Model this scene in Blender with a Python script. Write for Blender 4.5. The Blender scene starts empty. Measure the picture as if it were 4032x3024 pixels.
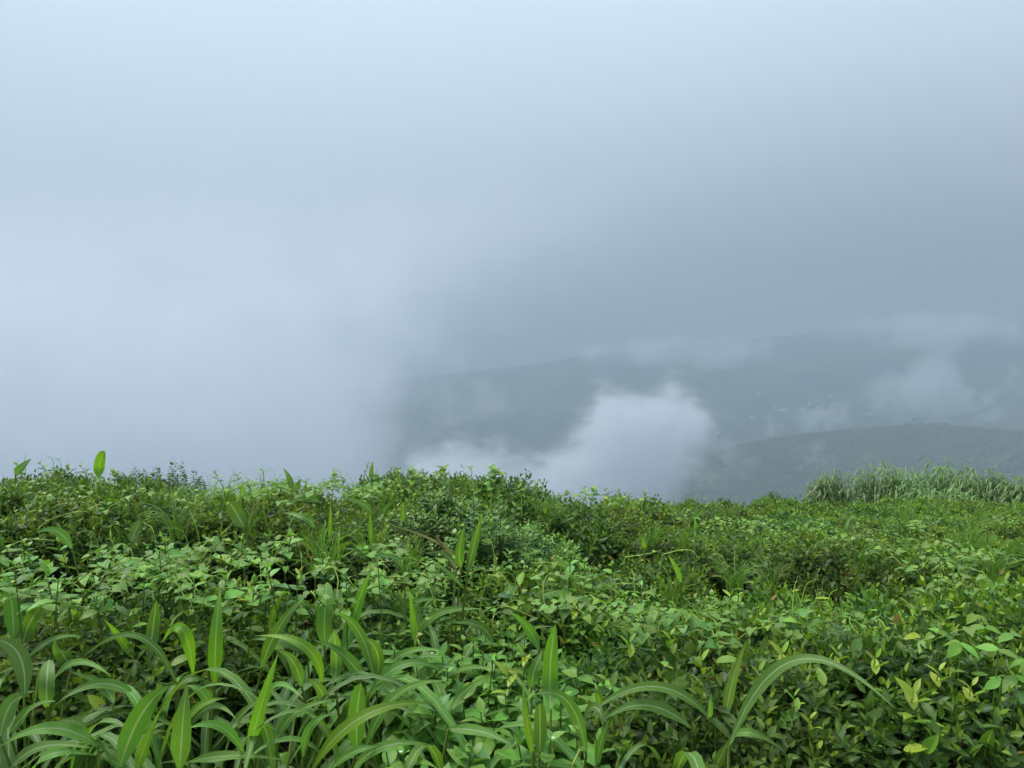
import bpy, math, random
import numpy as np
from mathutils import Matrix, Vector

R = math.radians
scene = bpy.context.scene
COL = scene.collection
rng = np.random.default_rng(11)
random.seed(11)

# ------------------------------------------------------------------ camera
FPX, CU, CV = 2912.0, 2016.0, 1512.0            # focal length and centre in photograph pixels
PITCH = math.atan((CV - 1400.0) / FPX)          # the hidden horizon lies a little above the centre
EYE = np.array([0.0, 0.0, 1.65])
cam_data = bpy.data.cameras.new('camera')
cam_data.sensor_width = 36.0
cam_data.lens = 26.0
cam_data.clip_start = 0.05
cam_data.clip_end = 30000.0
cam = bpy.data.objects.new('camera', cam_data)
COL.objects.link(cam)
cam.location = EYE
cam.rotation_euler = (R(90) - PITCH, 0, 0)
scene.camera = cam

# ------------------------------------------------------------------ sky
SUN_EL, SUN_AZ = R(62), R(-65)                  # azimuth from +Y, negative towards the left
world = bpy.data.worlds.new('World')
scene.world = world
world.use_nodes = True


class E:
    """A value in a node tree with arithmetic."""
    def __init__(self, nt, s):
        self.nt, self.s = nt, s

    def _m(self, op, o=None, o2=None, clamp=False):
        n = self.nt.nodes.new('ShaderNodeMath')
        n.operation = op
        n.use_clamp = clamp
        for i, x in enumerate((self, o, o2)):
            if x is None:
                continue
            if isinstance(x, E):
                self.nt.links.new(x.s, n.inputs[i])
            else:
                n.inputs[i].default_value = float(x)
        return E(self.nt, n.outputs[0])

    def __add__(self, o): return self._m('ADD', o)
    __radd__ = __add__
    def __sub__(self, o): return self._m('SUBTRACT', o)
    def __rsub__(self, o): return (self * -1.0) + o
    def __mul__(self, o): return self._m('MULTIPLY', o)
    __rmul__ = __mul__
    def __truediv__(self, o): return self._m('DIVIDE', o)
    def max(self, o): return self._m('MAXIMUM', o)
    def min(self, o): return self._m('MINIMUM', o)
    def pow(self, o): return self._m('POWER', o)
    def abs(self): return self._m('ABSOLUTE')
    def clamp(self): return self._m('ADD', 0.0, clamp=True)

    def smooth(self, a, b, lo=0.0, hi=1.0):
        n = self.nt.nodes.new('ShaderNodeMapRange')
        n.interpolation_type = 'SMOOTHSTEP'
        self.nt.links.new(self.s, n.inputs[0])
        for i, v in enumerate((a, b, lo, hi)):
            n.inputs[i + 1].default_value = v
        return E(self.nt, n.outputs[0])


def xyz(nt, socket):
    n = nt.nodes.new('ShaderNodeSeparateXYZ')
    nt.links.new(socket, n.inputs[0])
    return [E(nt, n.outputs[i]) for i in range(3)]


def noise(nt, vec, scale, detail=3.0, rough=0.55, dist=0.0):
    n = nt.nodes.new('ShaderNodeTexNoise')
    n.inputs['Scale'].default_value = scale
    n.inputs['Detail'].default_value = detail
    n.inputs['Roughness'].default_value = rough
    n.inputs['Distortion'].default_value = dist
    if vec is not None:
        nt.links.new(vec, n.inputs['Vector'])
    return E(nt, n.outputs[0])


def mixc(nt, fac, a, b, blend='MIX'):
    n = nt.nodes.new('ShaderNodeMix')
    n.data_type = 'RGBA'
    n.blend_type = blend
    for i, x in ((0, fac), (6, a), (7, b)):
        if isinstance(x, E):
            nt.links.new(x.s, n.inputs[i])
        elif hasattr(x, 'is_output'):
            nt.links.new(x, n.inputs[i])
        elif i == 0:
            n.inputs[0].default_value = x
        else:
            n.inputs[i].default_value = (*x, 1.0)
    return n.outputs[2]


nt = world.node_tree
nt.nodes.clear()
wo = nt.nodes.new('ShaderNodeOutputWorld')
bg = nt.nodes.new('ShaderNodeBackground')
sky = nt.nodes.new('ShaderNodeTexSky')
sky.sky_type = 'NISHITA'
sky.sun_disc = False
sky.sun_elevation = SUN_EL
sky.sun_rotation = SUN_AZ
sky.dust_density = 4.0
tc = nt.nodes.new('ShaderNodeTexCoord')
dx, dy, dz = xyz(nt, tc.outputs['Generated'])
n_ex = nt.nodes.new('ShaderNodeMath'); n_ex.operation = 'EXPONENT'
ex = (dx - 0.56) * (dx - 0.56) / -0.40 + dz * dz / -0.075 + (dy - 0.85).min(0.0) * 2.0
nt.links.new(ex.s, n_ex.inputs[0])
heavy = E(nt, n_ex.outputs[0]) + (noise(nt, tc.outputs['Generated'], 1.8, 3.0) - 0.5) * 0.12   # the heavy rain cloud over the far side of the valley
veil = mixc(nt, heavy.clamp(), (1.86, 2.24, 2.62), (0.74, 0.94, 1.16))
lift = dz.max(0.0) * 1.45 + 1.0                                   # an overcast sky is brightest overhead
vm = nt.nodes.new('ShaderNodeVectorMath'); vm.operation = 'SCALE'
nt.links.new(veil, vm.inputs[0]); nt.links.new(lift.s, vm.inputs[3])
veil = vm.outputs[0]
nt.links.new(mixc(nt, 0.96, sky.outputs[0], veil), bg.inputs[0])     # an unbroken cloud deck under the sky
bg.inputs[1].default_value = 0.10
nt.links.new(bg.outputs[0], wo.inputs[0])

sun_data = bpy.data.lights.new('sun', 'SUN')
sun_data.energy = 1.4
sun_data.angle = R(25)
sun_data.color = (1.0, 0.97, 0.92)
sun = bpy.data.objects.new('sun', sun_data)
COL.objects.link(sun)
sd = Vector((math.sin(SUN_AZ) * math.cos(SUN_EL), math.cos(SUN_AZ) * math.cos(SUN_EL), math.sin(SUN_EL)))
sun.rotation_euler = sd.to_track_quat('Z', 'Y').to_euler()
sun.location = sd * 50

vs = scene.view_settings
vs.view_transform = 'Standard'
vs.look = 'None'
vs.exposure = 1.42
vs.gamma = 1.0
vs.use_curve_mapping = False
scene.render.engine = 'CYCLES'
cy = scene.cycles
cy.max_bounces = 10
cy.diffuse_bounces = 2
cy.glossy_bounces = 2
cy.transmission_bounces = 4
cy.transparent_max_bounces = 4
cy.volume_bounces = 7
cy.sample_clamp_indirect = 4.0
cy.use_denoising = True
cy.use_adaptive_sampling = True
cy.adaptive_threshold = 0.02
cy.adaptive_min_samples = 16


# ------------------------------------------------------------------ helpers
def at(u, v, d):
    """The point that stands d metres in front of the eye behind photograph pixel (u, v)."""
    f = np.array([0, math.cos(PITCH), -math.sin(PITCH)])
    up = np.array([0, math.sin(PITCH), math.cos(PITCH)])
    return EYE + d * (f + (u - CU) / FPX * np.array([1.0, 0, 0]) - (v - CV) / FPX * up)


def pix(p):
    f = np.array([0, math.cos(PITCH), -math.sin(PITCH)])
    up = np.array([0, math.sin(PITCH), math.cos(PITCH)])
    q = np.asarray(p, float) - EYE
    d = q @ f
    return CU + FPX * q[0] / d, CV - FPX * (q @ up) / d


def softplus(x, k):
    return np.logaddexp(0, np.asarray(x, float) / k) * k


def edge_y(x):
    return 5.7 + 1.65 * softplus(np.asarray(x, float) - 0.35, 0.3)


def canopy(x, y):
    """Height of the tea canopy on the hilltop."""
    x = np.asarray(x, float); y = np.asarray(y, float)
    w = np.clip((x + 0.4) / 2.4, 0, 1); w = w * w * (3 - 2 * w)
    return 0.86 - w * (0.165 * softplus(y - 2, 0.5) + 0.005 * np.maximum(0, y - 8) ** 1.5) - (1 - w) * 0.10 * softplus(y - 4, 0.5) - 0.09 * np.exp(-((x + 2.1) / 0.6) ** 2) * np.clip(y - 4.2, 0, 1) + 0.10 * np.clip(-x - 2.9, 0, 0.8) - 0.09 * np.clip((3.9 - y) / 0.4, 0, 1) * np.clip((1.1 - x) / 0.4, 0, 1) * np.clip((y - 1.9) / 0.4, 0, 1) - 0.17 * np.exp(-((x - 1.25) / 0.5) ** 2 - ((y - 3.3) / 0.7) ** 2) - 0.16 * np.exp(-((x - 0.75) / 0.45) ** 2 - ((y - 4.4) / 0.4) ** 2) + 0.2 * np.exp(-((x - 2.0) / 0.9) ** 2 - ((y - 8.2) / 1.9) ** 2) - 0.035 * np.maximum(0, y - 14) + 0.03 * np.sin(x * 1.7 + y) + 0.02 * np.sin(y * 2.1 - x)


def ground_z(x, y):
    x = np.asarray(x, float); y = np.asarray(y, float)
    q = softplus(y - edge_y(x) - 0.3, 0.6)
    near = canopy(np.minimum(x, 60), np.minimum(y, 120)) - 0.8
    near = near + 0.24 * np.clip((y - 4.3) / 0.7, 0, 1)
    fall = 0.42 * q ** 1.08
    back = 0.12 * softplus(-y - 3, 1.0)
    side = 0.15 * softplus(-x - 8, 1.5)
    out = 0.45 * softplus(np.hypot(x, y) - 40, 3.0)
    z = near - fall - back - side - out
    return np.maximum(z, -330 + 0.0 * z) if z.ndim else max(float(z), -330.0)


def vnoise(x, y, seed=0):
    """Smooth value noise on arrays."""
    xi = np.floor(x).astype(np.int64); yi = np.floor(y).astype(np.int64)
    fx = x - xi; fy = y - yi
    fx = fx * fx * (3 - 2 * fx); fy = fy * fy * (3 - 2 * fy)

    def h(a, b):
        n = (a * 374761393 + b * 668265263 + seed * 1442695041) & 0xFFFFFFFF
        n = ((n ^ (n >> 13)) * 1274126177) & 0xFFFFFFFF
        return ((n ^ (n >> 16)) & 0xFFFF) / 65535.0
    return (h(xi, yi) * (1 - fx) + h(xi + 1, yi) * fx) * (1 - fy) + (h(xi, yi + 1) * (1 - fx) + h(xi + 1, yi + 1) * fx) * fy


def fbm(x, y, oct=4, seed=0):
    s = 0; a = 1; t = 0
    for i in range(oct):
        s = s + a * vnoise(x * 2 ** i, y * 2 ** i, seed + i * 17); t += a; a *= 0.5
    return s / t - 0.5


def make_mesh(name, verts, faces, mat, tint=None, across=None, smooth=True):
    """faces: list of arrays, each (n, 3) or (n, 4)."""
    me = bpy.data.meshes.new(name)
    verts = np.asarray(verts, np.float32)
    fl = [np.asarray(f, np.int32) for f in (faces if isinstance(faces, list) else [faces]) if len(f)]
    loops = np.concatenate([f.ravel() for f in fl])
    tot = np.concatenate([np.full(len(f), f.shape[1], np.int32) for f in fl])
    start = np.concatenate([[0], np.cumsum(tot)[:-1]]).astype(np.int32)
    me.vertices.add(len(verts)); me.vertices.foreach_set('co', verts.ravel())
    me.loops.add(len(loops)); me.loops.foreach_set('vertex_index', loops)
    me.polygons.add(len(tot)); me.polygons.foreach_set('loop_start', start)
    if smooth:
        me.polygons.foreach_set('use_smooth', np.ones(len(tot), bool))
    if tint is not None:
        t = np.ones((len(verts), 4), np.float32); t[:, :3] = tint
        me.attributes.new('tint', 'FLOAT_COLOR', 'POINT').data.foreach_set('color', t.ravel())
    if across is not None:
        me.attributes.new('across', 'FLOAT', 'POINT').data.foreach_set('value', np.asarray(across, np.float32))
    me.update(calc_edges=True)
    me.validate()
    if mat is not None:
        me.materials.append(mat)
    return me


def link(name, data, parent=None, loc=None, mat3=None):
    o = bpy.data.objects.new(name, data)
    COL.objects.link(o)
    if parent is not None:
        o.parent = parent
    if mat3 is not None:
        m = np.eye(4); m[:3, :3] = mat3
        if loc is not None:
            m[:3, 3] = loc
        o.matrix_basis = Matrix(m.tolist())
    elif loc is not None:
        o.location = [float(c) for c in loc]
    return o


def thing(name, label, cat, loc, rz=0.0, group=None, data=None):
    o = link(name, data, None, loc)
    o.rotation_euler = (0, 0, rz)
    o['label'] = label
    o['category'] = cat
    o['kind'] = 'thing'
    if group:
        o['group'] = group
    return o


def unit(a):
    a = np.asarray(a, float)
    return a / (np.linalg.norm(a, axis=-1, keepdims=True) + 1e-9)


def frames(dirs, ups):
    """Rotation matrices with columns width, direction, normal."""
    d = unit(dirs)
    w = unit(np.cross(d, ups))
    n = np.cross(w, d)
    return np.stack([w, d, n], -1)


def leaf_template(st, wd, fold=0.25, bend=0.25, notch=None, ripple=0.0):
    """A leaf of length 1 along +Y; st: stations along it, wd: half widths; first and last stations are points unless notch is set."""
    v, ac, rows = [], [], []
    k = len(st)
    for i, (t, w) in enumerate(zip(st, wd)):
        z = -bend * t * t + 0.12 * bend * t
        if w <= 1e-6:
            rows.append([len(v)]); v.append((0, t, z)); ac.append(0.5)
        else:
            rp = ripple * math.sin(i * 2.3)
            tm = notch if (notch is not None and i == 0) else t
            rows.append([len(v), len(v) + 1, len(v) + 2])
            v += [(-w, t, z + w * fold + rp), (0, tm, -bend * tm * tm + 0.12 * bend * tm), (w, t, z + w * fold - rp)]
            ac += [0.0, 0.5, 1.0]
    tri, quad = [], []
    for a, b in zip(rows[:-1], rows[1:]):
        if len(a) == 1 and len(b) == 3:
            tri += [(a[0], b[1], b[0]), (a[0], b[2], b[1])]
        elif len(a) == 3 and len(b) == 1:
            tri += [(a[0], a[1], b[0]), (a[1], a[2], b[0])]
        else:
            quad += [(a[0], a[1], b[1], b[0]), (a[1], a[2], b[2], b[1])]
    return np.array(v, float), np.array(tri, int).reshape(-1, 3), np.array(quad, int).reshape(-1, 4), np.array(ac)


def batch(templates, pos, rot, length, tint, width=None):
    """Many leaves in one mesh: returns verts, faces, tint, across."""
    pos = np.asarray(pos, float); n = len(pos)
    pick = rng.integers(0, len(templates), n)
    V, T, Q, C, A = [], [], [], [], []
    off = 0
    width = np.ones(n) if width is None else width
    for k, (tv, tt, tq, ta) in enumerate(templates):
        idx = np.where(pick == k)[0]
        if not len(idx):
            continue
        s = np.stack([length[idx] * width[idx], length[idx], length[idx]], -1)
        loc = tv[None] * s[:, None, :]
        V.append((np.einsum('nij,nkj->nki', rot[idx], loc) + pos[idx][:, None]).reshape(-1, 3))
        o = off + np.arange(len(idx))[:, None, None] * len(tv)
        if len(tt): T.append((tt[None] + o).reshape(-1, 3))
        if len(tq): Q.append((tq[None] + o).reshape(-1, 4))
        C.append(np.repeat(tint[idx], len(tv), 0)); A.append(np.tile(ta, len(idx)))
        off += len(idx) * len(tv)
    faces = []
    if T: faces.append(np.concatenate(T))
    if Q: faces.append(np.concatenate(Q))
    return np.concatenate(V), faces, np.concatenate(C), np.concatenate(A)


def tube(path, rad, sides=5):
    """A tapered tube along a path: verts, faces."""
    path = np.asarray(path, float); n = len(path)
    rad = np.broadcast_to(rad, (n,))
    t = unit(np.gradient(path, axis=0))
    ref = np.array([0.31, 0.87, 0.37])
    a = unit(np.cross(t, ref)); b = np.cross(t, a)
    th = np.arange(sides) * 2 * math.pi / sides
    v = path[:, None] + rad[:, None, None] * (np.cos(th)[None, :, None] * a[:, None] + np.sin(th)[None, :, None] * b[:, None])
    i = np.arange(n - 1)[:, None] * sides; j = np.arange(sides)[None]
    f = np.stack([i + j, i + (j + 1) % sides, i + sides + (j + 1) % sides, i + sides + j], -1).reshape(-1, 4)
    return v.reshape(-1, 3), f


def join(parts):
    V, F, C, off = [], {3: [], 4: []}, [], 0
    for v, fs, c in parts:
        V.append(v); C.append(np.broadcast_to(c, (len(v), 3)))
        for f in (fs if isinstance(fs, list) else [fs]):
            F[f.shape[1]].append(f + off)
        off += len(v)
    return np.concatenate(V), [np.concatenate(F[k]) for k in F if F[k]], np.concatenate(C)


# ------------------------------------------------------------------ materials
def new_mat(name):
    m = bpy.data.materials.new(name)
    m.use_nodes = True
    m.node_tree.nodes.clear()
    return m, m.node_tree


def leaf_mat(name, translucent=0.35, rough=0.42, spec=0.4, rib=0.0, ribcol=(0.3, 0.42, 0.2), veins=0.0, hue=0.06, ribw=0.09):
    m, nt = new_mat(name)
    out = nt.nodes.new('ShaderNodeOutputMaterial')
    pb = nt.nodes.new('ShaderNodeBsdfPrincipled')
    tr = nt.nodes.new('ShaderNodeBsdfTranslucent')
    mx = nt.nodes.new('ShaderNodeMixShader')
    at_ = nt.nodes.new('ShaderNodeAttribute'); at_.attribute_name = 'tint'
    ac = nt.nodes.new('ShaderNodeAttribute'); ac.attribute_name = 'across'
    oi = nt.nodes.new('ShaderNodeObjectInfo')
    hs = nt.nodes.new('ShaderNodeHueSaturation')
    rnd = E(nt, oi.outputs['Random'])
    nt.links.new((rnd * hue + (0.5 - hue / 2)).s, hs.inputs['Hue'])
    tc = nt.nodes.new('ShaderNodeTexCoord')
    blot = noise(nt, tc.outputs['Object'], 9.0, 2.0)
    nt.links.new((rnd * 0.35 + blot * 0.5 + 0.58).s, hs.inputs['Value'])
    nt.links.new(mixc(nt, 1.0, at_.outputs['Color'], (1.18, 1.18, 0.88), 'MULTIPLY'), hs.inputs['Color'])
    col = hs.outputs[0]
    a = E(nt, ac.outputs['Fac'])
    if rib > 0:
        mask = (a - 0.5).abs().smooth(0.0, ribw, rib, 0.0)
        col = mixc(nt, mask, col, ribcol)
    if veins > 0:
        w = nt.nodes.new('ShaderNodeMath'); w.operation = 'SINE'
        nt.links.new((a * 95.0).s, w.inputs[0])
        col = mixc(nt, E(nt, w.outputs[0]) * (veins * 0.5) + veins * 0.5, col, (0.0, 0.0, 0.0), 'MULTIPLY')
    nt.links.new(col, pb.inputs['Base Color'])
    pb.inputs['Roughness'].default_value = rough
    pb.inputs['Specular IOR Level'].default_value = spec
    tcol = mixc(nt, 1.0, col, (1.25, 1.35, 0.5), 'MULTIPLY')
    nt.links.new(tcol, tr.inputs[0])
    mx.inputs[0].default_value = translucent
    nt.links.new(pb.outputs[0], mx.inputs[1]); nt.links.new(tr.outputs[0], mx.inputs[2])
    nt.links.new(mx.outputs[0], out.inputs[0])
    return m


def surf_mat(name, c1, c2, scale, rough=0.9, detail=5.0, c3=None, scale3=None, bump=0.0):
    m, nt = new_mat(name)
    out = nt.nodes.new('ShaderNodeOutputMaterial')
    pb = nt.nodes.new('ShaderNodeBsdfPrincipled')
    tc = nt.nodes.new('ShaderNodeTexCoord')
    n1 = noise(nt, tc.outputs['Object'], scale, detail, 0.6)
    col = mixc(nt, n1.smooth(0.35, 0.65), c1, c2)
    if c3:
        n3 = noise(nt, tc.outputs['Object'], scale3, 3.0)
        col = mixc(nt, n3.smooth(0.5, 0.68), col, c3)
    nt.links.new(col, pb.inputs['Base Color'])
    pb.inputs['Roughness'].default_value = rough
    pb.inputs['Specular IOR Level'].default_value = 0.2
    if bump:
        bn = nt.nodes.new('ShaderNodeBump'); bn.inputs['Strength'].default_value = bump
        nt.links.new(n1.s, bn.inputs['Height']); nt.links.new(bn.outputs[0], pb.inputs['Normal'])
    nt.links.new(pb.outputs[0], out.inputs[0])
    return m


M_TEA = leaf_mat('tea_leaf', 0.28, 0.48, 0.3, rib=0.35, ribcol=(0.16, 0.24, 0.07), hue=0.032)
M_VINE = leaf_mat('vine_leaf', 0.32, 0.5, 0.35, rib=0.5, ribcol=(0.2, 0.3, 0.13), hue=0.05)
M_HERB = leaf_mat('herb_leaf', 0.32, 0.45, 0.4, rib=0.5, ribcol=(0.2, 0.31, 0.12), hue=0.04)
M_GRASS = leaf_mat('grass_blade', 0.4, 0.5, 0.3, rib=0.95, ribcol=(0.42, 0.52, 0.28), veins=0.3, hue=0.025, ribw=0.08)
M_TALL = leaf_mat('tall_grass', 0.3, 0.4, 0.5, rib=0.3, hue=0.03)
M_SHRUB = leaf_mat('shrub_leaf', 0.25, 0.4, 0.45, hue=0.03)
M_STEM = leaf_mat('green_stem', 0.1, 0.5, 0.3, hue=0.03)
M_WOOD = surf_mat('woody_stem', (0.05, 0.032, 0.02), (0.11, 0.075, 0.05), 30)
M_SOIL = surf_mat('soil', (0.022, 0.016, 0.01), (0.045, 0.035, 0.02), 6, c3=(0.02, 0.035, 0.012), scale3=1.5, bump=0.6)
M_HILL = surf_mat('wooded_hill', (0.018, 0.032, 0.016), (0.03, 0.048, 0.022), 0.02, c3=(0.06, 0.08, 0.03), scale3=0.006)
M_FOREST = leaf_mat('forest_crown', 0.05, 0.7, 0.2, hue=0.03)
M_FAR = surf_mat('far_slope', (0.022, 0.038, 0.022), (0.04, 0.06, 0.03), 0.006, c3=(0.07, 0.09, 0.045), scale3=0.0025)
M_WHITE = surf_mat('white_wall', (0.34, 0.35, 0.34), (0.42, 0.43, 0.42), 0.3)
M_ROOF = surf_mat('metal_roof', (0.34, 0.36, 0.38), (0.42, 0.44, 0.46), 0.3, rough=0.6)
M_TILE = surf_mat('clay_roof', (0.3, 0.13, 0.08), (0.38, 0.18, 0.11), 0.5)
M_GLASS = surf_mat('dark_window', (0.02, 0.025, 0.03), (0.03, 0.035, 0.04), 1.0, rough=0.2)
M_PETAL = surf_mat('white_petal', (0.75, 0.74, 0.7), (0.82, 0.81, 0.78), 40)
M_ORANGE = surf_mat('orange_petal', (0.75, 0.28, 0.03), (0.8, 0.38, 0.06), 60)

# ------------------------------------------------------------------ ground, valley, hills
def structure(name, me):
    o = link(name, me)
    o['kind'] = 'structure'
    return o


rad = np.concatenate([np.linspace(0.05, 12, 60), np.geomspace(12.3, 7000, 130)])
ang = np.linspace(0, 2 * math.pi, 241)[:-1]
ra, an = np.meshgrid(rad, ang, indexing='ij')
gx, gy = ra * np.sin(an), ra * np.cos(an)
gz = ground_z(gx.ravel(), gy.ravel()).reshape(gx.shape)
gz += np.clip(ra / 300, 0, 1) * 40 * fbm(gx / 240, gy / 240, 4, 3) + 0.03 * fbm(gx * 3, gy * 3, 3, 9)
na, nr = len(ang), len(rad)
i = np.arange(nr - 1)[:, None] * na; j = np.arange(na)[None]
gf = np.stack([i + j, i + na + j, i + na + (j + 1) % na, i + (j + 1) % na], -1).reshape(-1, 4)
structure('ground', make_mesh('ground', np.stack([gx, gy, gz], -1).reshape(-1, 3), [gf[:, ::-1]], M_SOIL))


def ridge(name, us, vs_, dist, front, drop, back, mat, bumps, seed, n=220, m=90, bulge=1.6):
    """A hill whose crest follows the pixels (us, vs_) at the given distance and falls towards the eye and away from it."""
    uu = np.linspace(us[0], us[-1], n)
    vv = np.interp(uu, us, vs_)
    vv = np.convolve(np.pad(vv, 8, 'edge'), np.ones(17) / 17, 'valid')
    crest = np.array([at(u, v, dist) for u, v in zip(uu, vv)])
    t = np.concatenate([np.linspace(-1, 0, m), np.linspace(0, 1, m // 2)[1:]])
    V = np.empty((len(t), n, 3))
    for k, tt in enumerate(t):
        V[k] = crest
        V[k, :, 1] += tt * (front if tt < 0 else back)
        V[k, :, 2] -= drop * abs(tt) ** (bulge if tt < 0 else 1.4)
    V[:, :, 2] += bumps * fbm(V[:, :, 0] / (bumps * 6), V[:, :, 1] / (bumps * 6), 4, seed) * np.clip(np.abs(t) * 4, 0.22, 1)[:, None]
    i = np.arange(len(t) - 1)[:, None] * n; j = np.arange(n - 1)[None]
    f = np.stack([i + j, i + j + 1, i + n + j + 1, i + n + j], -1).reshape(-1, 4)
    structure(name, make_mesh(name, V.reshape(-1, 3), f, mat))
    return V


HILL_D = 1500.0
HV = ridge('hill', [2300, 2550, 2700, 2800, 2950, 3100, 3300, 3500, 3600, 3750, 3850, 3950, 4100, 4400, 4900],
           [2150, 1960, 1840, 1780, 1740, 1716, 1690, 1674, 1669, 1673, 1684, 1692, 1696, 1690, 1700], HILL_D, 900, 240, 420, M_HILL, 46, 5, n=260, m=120)
SV = ridge('hillside', [3500, 3650, 3800, 3900, 4032, 4200, 4500, 5000], [2120, 2000, 1900, 1835, 1750, 1680, 1620, 1560], 1250, 520, 220, 300, M_HILL, 12, 8, n=160, m=70)
MV = ridge('mountain', [-900, 900, 1700, 2100, 2250, 2420, 2600, 2800, 3000, 3250, 3500, 3800, 4032, 4500, 5200], [1560, 1530, 1480, 1440, 1412, 1384, 1378, 1352, 1338, 1302, 1290, 1252, 1248, 1236, 1240], 3800, 1800, 330, 1200, M_FAR, 70, 21, n=240, m=120, bulge=1.7)


def on_slope(u, v):
    """Where the sight line through a pixel meets the far slope."""
    grid = MV[:120]
    for d in np.arange(1900.0, 5200.0, 15.0):
        p = at(u, v, d)
        k = int(np.argmin(np.abs(grid[:, 0, 1] - p[1])))
        j = int(np.argmin(np.abs(grid[k, :, 0] - p[0])))
        if p[2] < grid[k, j, 2] + 1.0:
            return p
    return p



# the wood on the hill: crowns too many to count
def lump(seed):
    """A rough low crown."""
    r = np.random.default_rng(seed)
    v, f = [], []
    rings, seg = 4, 7
    for a in range(rings):
        ph = (a + 0.35) / rings * math.pi * 0.62
        for b in range(seg):
            th = (b + 0.5 * (a % 2)) * 2 * math.pi / seg
            k = r.uniform(0.75, 1.2)
            v.append((math.sin(ph) * math.cos(th) * k, math.sin(ph) * math.sin(th) * k, math.cos(ph) * k * 0.8))
    v.append((0, 0, 0.85))
    for a in range(rings - 1):
        for b in range(seg):
            f.append((a * seg + b, (a + 1) * seg + b, (a + 1) * seg + (b + 1) % seg, a * seg + (b + 1) % seg))
    t = [(len(v) - 1, b, (b + 1) % seg) for b in range(seg)]
    return np.array(v, float), np.array(t), np.array(f), np.full(len(v), 0.2)


LUMPS = [lump(s) for s in range(5)]


def wood(name, V, count, seed, label, tmax):
    r = np.random.default_rng(seed)
    k = (r.random(count) ** 1.3 * tmax * V.shape[0]).astype(int)
    k = np.clip(V.shape[0] * 2 // 3 - 2 - k, 0, V.shape[0] - 2)
    jx = r.integers(0, V.shape[1] - 1, count)
    p = V[k, jx] + r.uniform(-2.5, 2.5, (count, 3)) * [1, 1, 0.1]
    keep = fbm(p[:, 0] / 40, p[:, 1] / 40, 3, seed) > -0.3
    p = p[keep]; c = len(p)
    ln = r.uniform(2.5, 8.0, c)
    d = np.stack([np.cos(th := r.uniform(0, 6.28, c)), np.sin(th), np.zeros(c)], -1)
    rot = frames(d, np.tile([0, 0, 1.0], (c, 1)))
    p[:, 2] -= 0.35 * ln
    tint = np.stack([r.uniform(0.018, 0.036, c), r.uniform(0.032, 0.055, c), r.uniform(0.016, 0.024, c)], -1)
    v, f, t, a = batch(LUMPS, p, rot, ln, tint)
    o = link(name, make_mesh(name, v, f, M_FOREST, t, a))
    o['kind'] = 'stuff'; o['label'] = label; o['category'] = 'wood'
    return o


wood('woodland', HV, 8000, 31, 'dark scrubby wood covering the slope of the misty hill', 0.6)
wood('woodland', SV, 3000, 32, 'scrubby wood on the near spur at the edge of the misty valley', 0.62)

# ------------------------------------------------------------------ trees on the ridge, houses in the valley
ORD = 'first second third fourth fifth sixth seventh eighth ninth tenth eleventh twelfth thirteenth fourteenth fifteenth sixteenth seventeenth eighteenth nineteenth twentieth'.split()


def ordinal(n):
    if n <= 20:
        return ORD[n - 1]
    tens = {2: 'twenty', 3: 'thirty', 4: 'forty', 5: 'fifty', 6: 'sixty'}[n // 10]
    return tens + '-' + ORD[n % 10 - 1] if n % 10 else tens[:-1] + 'ieth'


def far_tree(u, v, h, wid, label, flat=False, k=0):
    p = at(u, v, HILL_D)
    h, wid = h * 1.4, wid * 1.4
    base = np.array([p[0], p[1], p[2] - 2.0])
    t = thing('ridge_tree', label, 'tree', base, group='trees on the misty ridge')
    tv, tf = tube([(0, 0, 0), (0.1, 0, h * 0.55), (0.2, 0.1, h * 0.95)], [0.35, 0.25, 0.1], 5)
    link('trunk', make_mesh('trunk', tv, tf, M_WOOD), t)
    r = np.random.default_rng(k)
    n = 150
    q = unit(r.normal(size=(n, 3))) * (r.random((n, 1)) ** 0.33)
    pos = q * [wid, wid, h * (0.12 if flat else 0.4)] + [0.1, 0, h * (0.92 if flat else 0.62)]
    rot = frames(r.normal(size=(n, 3)), r.normal(size=(n, 3)))
    tint = np.tile([0.02, 0.04, 0.02], (n, 1)) * r.uniform(0.7, 1.4, (n, 1))
    vv, ff, tt, aa = batch([leaf_template([0, 0.5, 1], [0, 0.4, 0])], pos, rot, r.uniform(0.8, 1.6, n), tint)
    link('crown', make_mesh('crown', vv, ff, M_FOREST, tt, aa), t)


far_tree(3603, 1672, 9.5, 3.6, 'tall flat-topped tree standing alone on the misty ridge', True, 1)
for k, (u, h, w) in enumerate([(3566, 4.5, 3.4), (3618, 3.6, 2.6), (3632, 3.2, 2.4), (3660, 3.4, 2.8), (3676, 4.2, 2.8), (3692, 4.4, 3.0), (3704, 5.0, 3.4), (3726, 3.8, 2.8)]):
    far_tree(u, float(np.interp(u, [3500, 3600, 3750], [1674, 1669, 1673])), h, w, f'low round tree on the misty ridge, {ordinal(k + 1)} from the valley side', False, 20 + k)


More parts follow.
